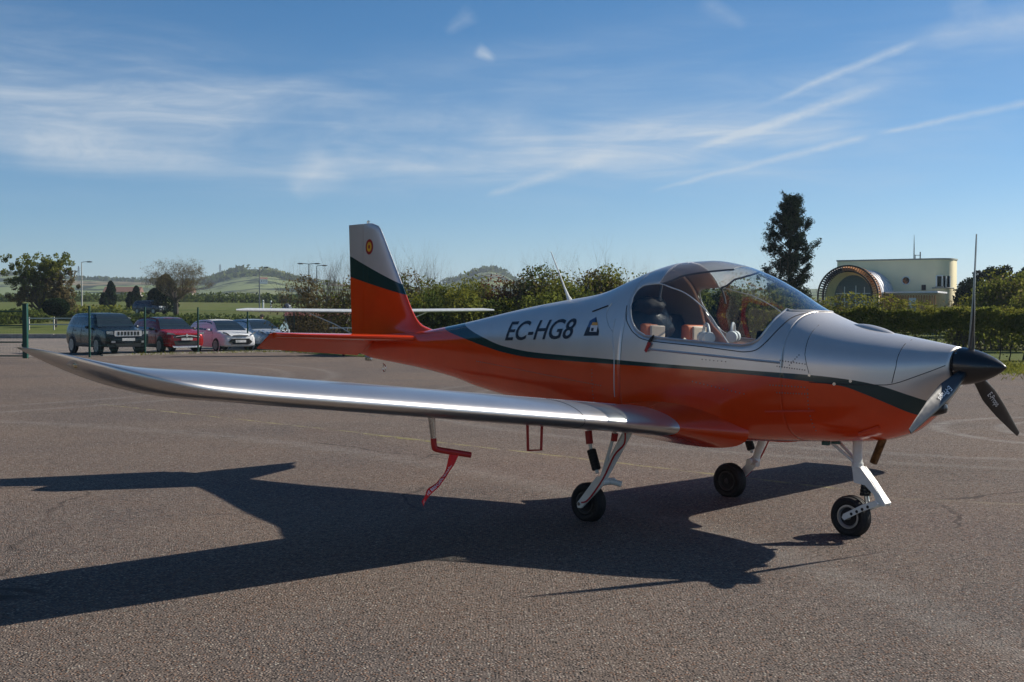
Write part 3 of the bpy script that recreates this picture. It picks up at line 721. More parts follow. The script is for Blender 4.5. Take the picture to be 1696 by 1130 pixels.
def make_wing(sg):
    mb = MB(); mb.loft([[(x, sg*y, z) for x, y, z in wing_ring(y)] for y in wing_y], True, True)
    me = mb.mesh('wing', M_WING, True, 40)
    # the root fairing is orange: silver starts beyond a line that runs out towards the trailing edge
    a = me.attributes.new('up', 'FLOAT', 'POINT'); b = me.attributes.new('lo', 'FLOAT', 'POINT')
    val = []
    for v in me.vertices:
        y = abs(v.co.y); x = v.co.x
        edge = .80+.06*max(0, .5-x)-.10*max(0, x-.62)
        val.append(y-edge)
    a.data.foreach_set('value', val); b.data.foreach_set('value', val)
    o = bpy.data.objects.new('wing', me); COL.objects.link(o); o.parent = craft
    sm = MB(); 
    for yy in (1.70,):
        R = wing_ring(yy); R = [(x, sg*y, z+(.0006 if k < 26 else -.0006)) for k, (x, y, z) in enumerate(R)]
        sm.tube(R[0:20], .0018, 4); sm.tube([R[0]]+R[-1:-20:-1], .0018, 4)
    sm.build_each('wing_seam', M_DARKLINE, o)
    rv = MB()
    for c_ in (.30, .62):
        for i in range(150):
            y = 1.0+2.55*i/149; le, te, z, t = wing_xz(y); u, l_ = naca(c_, t)
            for zz, d in ((z+u*(le-te), 1),):
                rv.tube([(le-c_*(le-te), sg*y, zz-.001), (le-c_*(le-te), sg*y, zz+.003)], [.006, .004], 5)
    rv.build('rivets', M_SIL, o, kind='stuff')
    # position lamp in the tip
    le, te, z, t = wing_xz(4.91)
    nl_ = MB(); nl_.lathe([(-.05, .004), (-.03, .024), (.0, .030), (.03, .025), (.055, .004)], 14, Matrix.Rotation(-sg*.9, 3, 'Z'), (le-.06, sg*4.915, z-.030))
    nl_.build('position_lamp', M_LENS, o)
    nb = MB(); nb.lathe([(-.02, .004), (-.01, .018), (.012, .016), (.02, .004)], 10, Matrix.Rotation(-sg*.9, 3, 'Z'), (le-.06, sg*4.915, z-.030)); nb.build('lamp_bulb', mat('amber_bulb', (.75, .6, .35), .2, metal=.5), o)
    # aileron and flap, hinged behind the rear spar
    return o
wings = {sg: make_wing(sg) for sg in (-1, 1)}

# --- tail
FIN_LE = [(1.20, -2.72), (1.36, -2.74), (1.39, -2.84), (1.42, -2.98), (1.475, -3.08), (1.575, -3.171), (1.75, -3.283), (1.95, -3.406), (2.175, -3.55), (2.36, -3.668), (2.42, -3.715), (2.45, -3.77), (2.462, -3.83)]
def fin_te(z): return -4.135-.0745*(z-1.25)/1.0-.01
def fin_ring(z, x0, x1, n=14):
    le, te = lerp_tab(FIN_LE, z), fin_te(z); ch = le-te; P = []
    for i in range(n+1):
        x = x0+(x1-x0)*i/n if x0 is not None else le-ch*(.5*(1-math.cos(math.pi*i/n)))
        c = min(1, max(0, (le-x)/ch)); u, l_ = naca(c, .085 if z > 1.5 else .085+.05*(1.5-z)/.3, 0)
        P.append((x, u*ch, z))
    return P
def hinge(z): return -3.93-.03*(z-1.4)
zs = stations(1.22, 2.462, .03)
def fin_part(front, name):
    mb = MB(); rows = []
    for z in zs:
        le = lerp_tab(FIN_LE, z); h = hinge(z)
        if front: n = 16; X = [le-(le-h)*(1-math.cos(math.pi/2*i/n)) for i in range(n+1)]
        else: n = 6; X = [h-.004+(fin_te(z)-h+.004)*i/n for i in range(n+1)]
        ch = le-fin_te(z); tt = .085 if z > 1.5 else .085+.04*(1.5-z)/.3
        up = [(x, naca(min(1, max(0, (le-x)/ch)), tt, 0)[0]*ch*min(1, .5+.9/ch if ch > 1 else 1), z) for x in X]
        rows.append(up+[(x, -y, zz) for x, y, zz in reversed(up)])
    mb.loft(rows, True, True); me = mb.mesh(name, M_LIV, True, 45)
    a = me.attributes.new('up', 'FLOAT', 'POINT'); b = me.attributes.new('lo', 'FLOAT', 'POINT')
    a.data.foreach_set('value', [v.co.z-(2.136-.352*(v.co.x+4.187)) for v in me.vertices]); b.data.foreach_set('value', [v.co.z-(1.917-.209*(v.co.x+4.157)) for v in me.vertices])
    o = bpy.data.objects.new(name, me); COL.objects.link(o); o.parent = craft; return o
fin = fin_part(True, 'fin'); rudder = fin_part(False, 'rudder')
fc = MB(); fc.lathe([(-.02, .004), (-.012, .016), (.012, .016), (.02, .004)], 10, Matrix.Rotation(math.pi/2, 3, 'Y'), (-3.90, 0, 2.475)); fc.build('beacon', M_STEEL, fin)
def roundel(sg):
    for r, m_, k_ in ((.078, mat('roundel_red', (.30, .01, .01), .4), 0), (.05, mat('roundel_yellow', (.75, .42, .02), .4), 1), (.020, mat('roundel_red_core', (.30, .01, .01), .4), 2)):
        mb = MB(); z0, x0 = 2.222, -3.845
        le = lerp_tab(FIN_LE, z0); ch = le-fin_te(z0)
        P = [(x0, z0)]+[(x0+r*.82*math.cos(t), z0+r*math.sin(t)) for t in np.linspace(0, 2*math.pi, 29)[:-1]]
        V_ = []
        for x, z in P:
            le = lerp_tab(FIN_LE, z); ch = le-fin_te(z); V_.append((x, sg*(naca((le-x)/ch, .085, 0)[0]*ch+.002+.0008*k_), z))
        mb.add(V_, [(0, i, i % 28+1) for i in range(1, 29)]); mb.build('roundel', m_, fin)
roundel(-1); roundel(1)
def make_stab(sg):
    mb = MB(); rows = []
    for t in [i/14 for i in range(15)]:
        y = .05+1.20*t; le = -2.86-.66*t; 
        if t > .9: le -= .10*((t-.9)/.1)**2
        h = -3.60-.10*t; z = 1.305+.012*t; ch = le-h; th = .075*(1-.35*t)
        up = [(le-ch*(1-math.cos(math.pi/2*i/10)), sg*y, z+th/2*math.sqrt(max(0, math.sin(math.pi/2*min(1, (i/10)*1.15))))) for i in range(11)]
        rows.append(up+[(x, yy, 2*z-zz) for x, yy, zz in reversed(up)])
    mb.loft(rows, True, True); o = mb.build('stabilizer', M_ORA, craft, angle=45)
    mb = MB(); rows = []; dr = rad(30)
    for t in [i/12 for i in range(13)]:
        y = .10+1.17*t; h = -3.608-.10*t; ch = .36-.10*t; z = 1.305+.012*t; th = .055*(1-.3*t)
        P = [(0, th/2), (-.25*ch, th/2*.9), (-ch, .004), (-ch, -.004), (-.25*ch, -th/2*.9), (0, -th/2), (.02, 0)]
        rows.append([(h+a*math.cos(dr)+b*math.sin(dr)*1.0, sg*y, z+a*math.sin(dr)+b*math.cos(dr)) for a, b in P])
    mb.loft(rows, True, True); mb.build('elevator', M_ORA, craft, angle=40, label='orange elevator drooping at rest')
make_stab(-1); make_stab(1)
tr_ = MB(); tr_.tube([(-3.62+.0, 0, 1.045+.0)]+[(-3.60+.022*math.sin(t), 0, 1.035-.035+.035*math.cos(t)) for t in np.linspace(0, 2*math.pi, 15)], .005, 6); tr_.build('tail_tie_ring', M_STEEL, craft)
tb = MB(); tb.box((-3.86, 0, 1.09), (.10, .03, .05)); tb.build('tail_bumper', M_STEEL, craft, bevel=.01)
an = MB(); an.tube([(-1.04, 0, 1.64), (-1.075, 0, 1.70), (-1.12, 0, 1.78), (-1.20, 0, 1.93), (-1.285, 0, 2.083)], [.03, .013, .008, .006, .004], 8); an.build('whip_antenna', M_WHITE, craft)

# --- propeller
hubx, hubz = 2.525, 1.211
sp_ = MB(); sp_.lathe([(2.452, .120)]+[(2.455+.307*t, .1215*(1-t**1.75)**.82+.0005) for t in [i/18 for i in range(19)]], 40, None, (0, 0, hubz))
spin = sp_.build('spinner', M_BLACKC, craft, angle=50)
sb = MB()
for a in (.5, 1.3, 2.4, 3.4, 4.4, 5.4): sb.tube([(2.468, .119*math.cos(a), hubz+.119*math.sin(a)), (2.468, .1235*math.cos(a), hubz+.1235*math.sin(a))], .006, 8)
sb.build_each('spinner_screw', M_STEEL, spin)
bp = MB(); bp.lathe([(2.438, .122), (2.4515, .122)], 40, None, (0, 0, hubz)); bp.build('spinner_backplate', M_STEEL, spin)
def blade(k):
    ang = -.050-k*2*math.pi/3
    R = Matrix.Rotation(ang, 3, 'X')
    mb = MB(); rows = []
    for i in range(19):
        t = i/18; r = .07+.785*t; tw = rad(58)-rad(43)*min(1, t*1.1)**.75
        ch = lerp_lin([(0, .055), (.15, .075), (.35, .105), (.6, .092), (.9, .052), (1, .034)], t); th = lerp_lin([(0, .042), (.2, .026), (.5, .014), (1, .006)], t)
        cs, sn = math.cos(tw), math.sin(tw); P = []
        for q in range(14):
            a = q/14*2*math.pi; u = math.cos(a)*ch/2-.12*ch; w = math.sin(a)*th/2*(1.15 if math.cos(a) > 0 else .8)
            P.append(R @ Vector((u*sn+w*cs, -(u*cs)+w*sn, r)) + Vector((hubx, 0, hubz)))
        rows.append(P)
    mb.loft(rows, True, True); o = mb.build('propeller_blade', M_BLACKC, craft, angle=50)
    # maker's mark, white on the forward face
    me = text_mesh('E-Props', .052)
    xs = [v.co.x for v in me.vertices]; x0 = min(xs); wd = max(xs)-x0
    for v in me.vertices:
        u = (v.co.x-x0)/wd; w = v.co.y
        r = .31+.155*(u); t = (r-.07)/.785; tw = rad(58)-rad(43)*min(1, t*1.1)**.75; cs, sn = math.cos(tw), math.sin(tw)
        a = (w-.022); ch = lerp_lin([(0, .055), (.15, .075), (.35, .105), (.6, .092), (.9, .052), (1, .034)], t); th = lerp_lin([(0, .042), (.2, .026), (.5, .014), (1, .006)], t)
        uu = a; wn_ = th/2*1.15*math.sqrt(max(0, 1-((uu+.12*ch)/(ch/2))**2))+.0025
        v.co = R @ Vector((uu*sn+wn_*cs, -(uu*cs)+wn_*sn, r)) + Vector((hubx, 0, hubz))
    finish(me, 'blade_lettering', M_WLET, o)
for k_ in range(3): blade(k_)
ai = MB(); ai.lathe([(2.05, .05), (2.20, .06), (2.30, .05), (2.36, .03), (2.37, .005)], 18, None, (0, 0, .93)); ai.build('air_intake', M_BLACKC, craft)
ex = MB(); ex.tube([(1.955, -.05, .80), (1.94, -.05, .70), (1.872, -.05, .535)], .027, 12, cap=False); exo = ex.build('exhaust_pipe', M_RUST, craft)
md = exo.modifiers.new('wall', 'SOLIDIFY'); md.thickness = .003
dr_ = MB(); dr_.tube([(1.90, -.29, .742), (2.04, -.27, .80)], .012, 6); dr_.build('cowl_drain', M_ORA, craft)
gm = MB(); gm.box((1.52, -.08, .655), (.05, .03, .05)); gm.box((1.60, -.08, .66), (.06, .02, .03)); gm.build_each('fuel_drain', mat('green_fitting', (.02, .12, .11), .5), craft)

# --- landing gear
def wheel(parent, c, r, w, rimk=1.0, rimm=None):
    t = MB(); prof = [(-w*.30, r*.56), (-w*.46, r*.66), (-w*.5, r*.80), (-w*.42, r*.93), (-w*.22, r*.99), (0, r), (w*.22, r*.99), (w*.42, r*.93), (w*.5, r*.80), (w*.46, r*.66), (w*.30, r*.56)]
    Rm = Matrix.Rotation(math.pi/2, 3, 'Z')
    t.lathe(prof, 32, Rm, c); ty = t.build('tyre', M_RUB, parent)
    g_ = MB()
    for q in (-.2, 0, .2):
        g_.tube([Vector(c)+Vector((r*1.001*math.cos(a), q*w, r*1.001*math.sin(a))) for a in np.linspace(0, 2*math.pi, 33)], .0022, 4)
    g_.build_each('tread_groove', M_DARKLINE, ty)
    m = MB(); m.loft([[Rm @ Vector((a, q*math.cos(2*math.pi*j/28), q*math.sin(2*math.pi*j/28)))+Vector(c) for j in range(28)] for a, q in ((-w*.30, r*.57), (-w*.42, r*.58), (-w*.43, r*.50), (-w*.30, r*.44), (-w*.18, r*.36), (w*.18, r*.36), (w*.30, r*.44), (w*.43, r*.50), (w*.42, r*.58), (w*.30, r*.57))], True, False); rm = m.build('rim', rimm or M_RIM, parent)
    m = MB(); m.lathe([(-w*.20, r*.37), (w*.20, r*.37)], 24, Rm, c); m.build('recess_shade', M_RIM_SHADE, rm)  # dark disc inside the rim: shade of the hub recess given as colour
    m = MB(); m.lathe([(-w*.50, r*.10), (-w*.46, r*.15), (w*.46, r*.15), (w*.50, r*.10)], 14, Rm, c); m.build('hub', rimm or M_RIM, rm)
def part_empty(name):
    r = bpy.data.objects.new(name, None); COL.objects.link(r); r.parent = craft; return r
ng = part_empty('nose_gear'); NX = 1.672
wheel(ng, (NX, 0, .1435), .143, .105)
s_ = MB(); s_.tube([(1.722, 0, .80), (1.72, 0, .60), (1.722, 0, .495)], .033, 14); s_.tube([(1.7215, 0, .52), (1.7215, 0, .485)], .040, 14); s_.build('gear_column', M_WHITE, ng)
f_ = MB()
prof = [(1.70, .50), (1.765, .495), (1.85, .40), (1.955, .262), (1.95, .245), (1.90, .245), (1.865, .32), (1.80, .375), (1.715, .385)]
for y in (-.040, .030): f_.prism([(x, y, z) for x, z in prof], (0, .010, 0))
f_.loft([[(x, -w, z), (x, w, z), (x-.012, w, z-.008), (x-.012, -w, z-.008)] for x, z, w in ((1.757, .500, .020), (1.852, .404, .026), (1.957, .264, .042), (1.945, .250, .042))], True, True)
f_.build('fork', M_WHITE, ng, smooth=False, bevel=.004)
a_ = MB(); hole = MB()
for y in (-.078, .066):
    a_.prism([(1.655, y, .165), (1.80, y, .245), (1.90, y, .285), (1.925, y, .265), (1.905, y, .243), (1.80, y, .198), (1.665, y, .122), (1.645, y, .14)], (0, .012, 0))
    for i in range(4):
        t = .25+.17*i; p = Vector((1.66, 0, .143)).lerp(Vector((1.905, 0, .265)), t); yy = y-.0008 if y < 0 else y+.0128
        hole.tube([(p.x, yy, p.z), (p.x, yy+(.001 if y < 0 else .0008), p.z)], .011, 12)
a_.build_each('trailing_arm', M_WHITE, ng, smooth=False, bevel=.003); hole.build_each('lightening_hole', M_DARKLINE, ng)
k_ = MB(); k_.tube([(1.775, 0, .385), (1.785, 0, .33), (1.80, 0, .24)], .018, 10); k_.build('damper_rod', M_STEEL, ng)
k_ = MB()
for i in range(4): z = .30+.022*i; k_.tube([(1.783+.003*i, 0, z), (1.783+.003*i, 0, z+.018)], .038, 16)
k_.build('rubber_damper', M_RUB, ng)
k_ = MB(); k_.tube([(1.49, .06, .69), (1.70, .02, .53)], .011, 8); k_.tube([(1.49, -.06, .69), (1.70, -.02, .53)], .011, 8); k_.build_each('drag_brace', M_WHITE, ng)
def main_gear(sg):
    r = part_empty('main_gear'); Y = sg*.872; A = sg*.955
    wheel(r, (0, Y, .1465), .146, .11, rimm=M_RIM_SHADE)
    m = MB(); m.tube([(.43, A-sg*.06, .74), (.30, A-sg*.04, .52), (.215, A-sg*.01, .355)], [.034, .032, .028], 12); m.tube([(.215, A-sg*.12, .325), (.215, A+sg*.012, .325)], .026, 12); m.tube([(.30, A-sg*.11, .31), (.20, A-sg*.05, .335)], .022, 10); m.build('gear_leg', M_WHITE, r)
    m = MB(); m.prism([(.245, A, .375), (.225, A, .30), (.02, A, .115), (-.02, A, .115), (-.025, A, .15), (.17, A, .365)], (0, sg*.02, 0)); m.build('trailing_arm', M_WHITE, r, smooth=False, bevel=.005)
    m = MB(); m.tube([(0, Y, .1465), (0, A+sg*.025, .1465)], .014, 12); m.build('axle', M_STEEL, r)
    m = MB(); m.tube([(.345, A, .73), (.21, A, .37)], .012, 8); m.build('push_rod', M_WHITE, r)
    m = MB(); m.tube([(.075, A, .72), (.095, A, .58), (.165, A, .385)], .013, 8); m.build('damper_rod', M_WHITE, r)
    m = MB()
    for i in range(7):
        t0 = .02+i*.138; p = Vector((.103, A, .555)).lerp(Vector((.158, A, .41)), t0); q = Vector((.103, A, .555)).lerp(Vector((.158, A, .41)), t0+.115)
        m.tube([p, q], .034, 14)
    m.tube([(.103, A, .555), (.158, A, .41)], .029, 12); m.build('rubber_damper', M_RUB, r)
    m = MB(); m.tube([(.075, A, .69), (.088, A, .595)], .027, 12); m.tube([(.335, A, .69), (.325, A, .635)], .024, 10); m.build_each('damper_clamp', M_REDTUBE, r)
    m = MB(); m.tube(curve([(.44, A+sg*.01, .70), (.43, A+sg*.01, .62), (.34, A+sg*.015, .53), (.235, A+sg*.02, .35), (.10, A+sg*.026, .19), (.03, A+sg*.025, .16)], 4), .0065, 6); m.build('brake_hose', M_REDTUBE, r)
main_gear(-1); main_gear(1)

# --- pitot tube under the right wing, its red cover and streamer; tie-down and canopy tags
pt = MB(); pt.tube([(.42, -2.75, 1.02), (.42, -2.742, .905)], .024, 12); pt.tube([(.42, -2.742, .915), (.42, -2.725, .77)], [.022, .016], 12); pt.build('pitot_mast', M_STEEL, craft)
pv = empty('pitot_cover', (0, 0, 0), 0, 'red pitot cover with a streamer hanging under the near wing', 'cover')
pv.location = craft.location; pv.rotation_euler = craft.rotation_euler
c_ = MB(); c_.tube(curve([(.42, -2.7255, .785), (.42, -2.72, .735), (.425, -2.70, .715), (.47, -2.585, .69), (.51, -2.50, .672)], 4), .0185, 12); c_.build('cover_tube', M_REDTUBE, pv)
rb = MB(); R0 = curve([(.47, -2.60, .685), (.46, -2.63, .60), (.445, -2.655, .555), (.44, -2.71, .50), (.43, -2.77, .46), (.425, -2.80, .415), (.42, -2.81, .385)], 6); rows = []
for i, p in enumerate(R0):
    t = i/(len(R0)-1); a = -.5+1.1*math.sin(5.2*t+.3); w = .030*(.55+.45*abs(math.cos(2.9*t+.2)))
    d = Vector((.64*math.cos(a), .76*math.cos(a), .75*math.sin(a)))*w
    rows.append([Vector(p)-d, Vector(p), Vector(p)+d])
rb.loft(rows, False); rbo = rb.build('streamer', M_RED, pv, label='red warning streamer with white print'); md = rbo.modifiers.new('cloth', 'SOLIDIFY'); md.thickness = .0015
me = text_mesh('REMOVE BEFORE FLIGHT', .026); xs = [v.co.x for v in me.vertices]; wd = max(xs)
for v in me.vertices:
    t = .92-.78*v.co.x/wd; f_i = t*(len(rows)-1); i = min(int(f_i), len(rows)-2); q = f_i-i
    c0 = rows[i][1].lerp(rows[i+1][1], q); e0 = rows[i][2].lerp(rows[i+1][2], q); dd = (e0-c0); tng = (rows[i+1][1]-rows[i][1]).normalized(); nn = dd.cross(tng).normalized()
    if nn.dot(Vector((-.3, -1, 0))) < 0: nn = -nn
    v.co = c0+dd.normalized()*(.010-v.co.y)*(1 if dd.z < 0 else -1)+nn*.0022
finish(me, 'streamer_print', M_WLET, rbo)
ub = empty('tie_down_hoop', craft.location, -YAW, 'dark red square hoop hanging beneath the near wing', 'tie-down')
u_ = MB(); u_.tube([(.40, -1.90, .86), (.402, -1.895, .645), (.40, -1.77, .638), (.40, -1.762, .84)], .0095, 8); u_.build('hoop', M_REDTUBE, ub)
hk = MB(); hk.tube([(.35, -2.22, .88), (.35, -2.22, .81)], .006, 6); hk.tube([(.35, -2.25, .868), (.35, -2.19, .865)], .006, 6); hk.build('tie_down_stud', M_STEEL, craft)
ctg = empty('canopy_tag', craft.location, -YAW, 'small red and black tag hanging from the canopy latch', 'tag')
p = side_pt(.325, 1.345, -1, .01)
t_ = MB(); t_.tube([p+Vector((.03, -.004, .03)), p, p+Vector((-.03, -.006, -.035))], [.006, .012, .004], 6); t_.build('tag_cord', M_INT, ctg)
t_ = MB(); t_.prism([p+Vector((-.02, -.008, -.02)), p+Vector((.01, -.008, -.03)), p+Vector((-.03, -.014, -.10)), p+Vector((-.05, -.012, -.085))], (0, -.004, 0)); t_.build('tag_ribbon', M_REDTUBE, ctg)

# the machine sits a little low on its left leg: everything above the gear leans with it
ROLL = Matrix.Translation((0, 0, .657)) @ Matrix.Rotation(-.024, 4, 'X') @ Matrix.Translation((0, 0, -.657))
for ch in craft.children:
    if not (ch.name.startswith('nose_gear') or ch.name.startswith('main_gear') or ch.name.startswith('pitot')):
        ch.matrix_basis = ROLL @ ch.matrix_basis
for o in (ctg,):
    o.matrix_world = Matrix.Translation(craft.location) @ Matrix.Rotation(-YAW, 4, 'Z') @ ROLL
# ------------------------------------------------------------------ vegetation
def m_leaf(name, cols, trans=.35, rough=.6):
    m = bpy.data.materials.new(name); m.use_nodes = True; nt = m.node_tree; nt.nodes.clear(); k = NT(nt)
    out = k.n('ShaderNodeOutputMaterial'); d = k.n('ShaderNodeBsdfDiffuse'); t = k.n('ShaderNodeBsdfTranslucent'); mx = k.n('ShaderNodeMixShader')
    a = k.n('ShaderNodeAttribute', attribute_name='shade').outputs['Fac']
    r = k.n('ShaderNodeValToRGB'); k.l(a, r.inputs[0]); el = r.color_ramp.elements
    for i, c in enumerate(cols):
        p = i/(len(cols)-1)
        if i < 2: el[i].position = p; el[i].color = c+(1,)
        else: e = el.new(p); e.color = c+(1,)
    if len(cols) > 2:
        for i, c in enumerate(cols): el[i].position = i/(len(cols)-1); el[i].color = c+(1,)
    o = k.n('ShaderNodeNewGeometry').outputs['Position']
    c = k.mix(k.math('MULTIPLY', k.ramp(k.noise(o, 1.1, 4, .6), .35, .7), .45), r.outputs[0], tuple(x*1.35 for x in cols[len(cols)//2]))
    k.l(c, d.inputs[0]); k.l(c, t.inputs[0]); mx.inputs[0].default_value = trans
    k.l(d.outputs[0], mx.inputs[1]); k.l(t.outputs[0], mx.inputs[2]); k.l(mx.outputs[0], out.inputs[0]); return m
M_LGREEN = m_leaf('leaf_green', [(.075, .095, .022), (.155, .175, .036), (.26, .25, .06)], .55)
M_LDARK = m_leaf('leaf_dark', [(.036, .054, .016), (.072, .098, .024), (.125, .145, .035)], .5)
M_LYEL = m_leaf('leaf_yellow_green', [(.08, .092, .016), (.15, .155, .028), (.25, .23, .045)], .5)
M_LBRN = m_leaf('leaf_brown', [(.085, .068, .034), (.155, .122, .058), (.22, .18, .085)], .45)
M_LRED = m_leaf('leaf_red', [(.06, .028, .018), (.13, .05, .03), (.17, .08, .04)])
M_NEEDLE = m_leaf('pine_needle', [(.010, .020, .016), (.022, .038, .024), (.05, .064, .03)], .2)
M_CYP = m_leaf('cypress', [(.010, .022, .012), (.020, .036, .018), (.036, .055, .022)], .12)
M_BARK = mat('bark', (.060, .048, .038), .95, var=.3, vscale=20, bump=.6, bscale=30)
M_TWIG = mat('twig', (.17, .13, .095), .95, var=.3, vscale=10)
def leaf_mesh(name, P, size, m, aspect=1.6, up=0.0, shade=None):
    N = len(P); a = nrng.normal(size=(N, 3)); a /= np.linalg.norm(a, axis=1)[:, None]
    if up: a[:, 2] = a[:, 2]*(1-up)+up; a /= np.linalg.norm(a, axis=1)[:, None]
    b = nrng.normal(size=(N, 3)); b -= (b*a).sum(1)[:, None]*a; b /= np.linalg.norm(b, axis=1)[:, None]
    s = (np.asarray(size)*nrng.uniform(.65, 1.35, N))[:, None]
    A = a*s*aspect/2; B = b*s/2
    V = np.stack([P-A, P-B*.9, P+A, P+B*.9], 1).reshape(-1, 3)
    me = bpy.data.meshes.new(name); me.vertices.add(4*N); me.vertices.foreach_set('co', V.astype(np.float32).ravel())
    me.loops.add(4*N); me.loops.foreach_set('vertex_index', np.arange(4*N, dtype=np.int32))
    me.polygons.add(N); me.polygons.foreach_set('loop_start', np.arange(0, 4*N, 4, dtype=np.int32)); me.polygons.foreach_set('loop_total', np.full(N, 4, dtype=np.int32))
    at = me.attributes.new('shade', 'FLOAT', 'FACE'); sh = nrng.uniform(0, 1, N) if shade is None else np.clip(shade+nrng.normal(0, .16, N), 0, 1)
    at.data.foreach_set('value', sh.astype(np.float32)); me.materials.append(m); me.update(); me.validate(); return me
def obj(name, me, parent=None, **t):
    o = bpy.data.objects.new(name, me); COL.objects.link(o); o.parent = parent; return tag(o, **t)
def clumps(n, K, rx, ry, rz, cz, cr, seed, flat=False, shell=.55):
    # leaves gathered in K clumps scattered through an ellipsoid; uneven outline, gaps between
    r = np.random.default_rng(seed); d = r.normal(size=(K, 3)); d /= np.linalg.norm(d, axis=1)[:, None]
    rad_ = r.uniform(shell, 1.0, K)[:, None]; C = d*rad_*np.array([rx, ry, rz]); C[:, 2] = np.maximum(C[:, 2], -rz*.85)
    cs = r.uniform(.6, 1.4, K)*cr
    idx = r.integers(0, K, n); q = r.normal(size=(n, 3)); q /= np.linalg.norm(q, axis=1)[:, None]
    P = C[idx]+q*(cs[idx]*r.uniform(.35, 1.0, n)**.5)[:, None]; P[:, 2] += cz
    sh = .35+.3*r.uniform(-1, 1, K)[idx]+.12
    return P, sh
def branch(mb, p, d, L, r, depth, R, spread=.6, n=3, up=.12, kids=(2, 4), ends=None):
    p = Vector(p); d = Vector(d).normalized(); pts = [p]; rs = [r]
    for i in range(3):
        d = (d+Vector((R.uniform(-.18, .18), R.uniform(-.18, .18), R.uniform(-.1, .1)+up))).normalized()
        pts.append(pts[-1]+d*L/3); rs.append(max(r*(1-.22*(i+1)), .3*r))
    mb.tube(pts, rs, n, cap=False)
    if ends is not None and depth <= 1: ends.append(pts[-1]); ends.append(pts[2])
    if depth <= 0: return
    for k in range(R.randint(*kids)):
        t = R.choice((1, 2, 3, 3)); a = R.uniform(0, 2*math.pi); s = R.uniform(.35, 1)*spread
        side = d.orthogonal().normalized(); side.rotate(Quaternion(d, a))
        branch(mb, pts[t], d+side*s*1.4, L*R.uniform(.55, .8), rs[t]*.62, depth-1, R, spread, n, up, kids, ends)
def shrub(name, label, loc, h, w, d, mats, n, seed, group, bare=.25, leaf=.085, top_twigs=0, cat='shrub', shell=.4):
    r = empty(name, loc, 0, label, cat, group); R = random.Random(seed)
    mb = MB()
    for i in range(int(5+w*2.2)):
        x, y = R.uniform(-.42, .42)*w, R.uniform(-.4, .4)*d
        branch(mb, (x*.7, y*.7, -.1), (x/w*.7, y/d*.4, 1), h*R.uniform(.34, .5), .028+.006*h, 3, R, .55, 3, .16, (2, 3))
    for i in range(top_twigs):
        x, y = R.uniform(-.46, .46)*w, R.uniform(-.4, .4)*d
        branch(mb, (x, y, h*R.uniform(.45, .7)), (R.uniform(-.35, .35), R.uniform(-.3, .3), 1), h*R.uniform(.20, .40), .014, 3, R, .5, 3, .1, (2, 4))
    mb.build('stems', M_TWIG, r, smooth=False, kind='stuff')
    for i, (m_, f) in enumerate(mats):
        P, sh = clumps(int(n*f), int(14+n*f/260), w*.47, d*.47, h*.46, h*.49, .16*h+.12, seed*7+i, shell=shell)
        P[:, 2] = np.maximum(P[:, 2], .02)
        obj('foliage', leaf_mesh('foliage', P, leaf, m_, shade=sh), r)
    return r
def at_px(px, Y, dz=0.0):
    X = (px-848)/2052.4*Y; return (X, Y, ground_z(X, Y)+dz)
def z_row(row, Y): return EYE+(517.5-row)/2052.4*Y
GS = 'overgrown shrubs along the far edge of the apron'
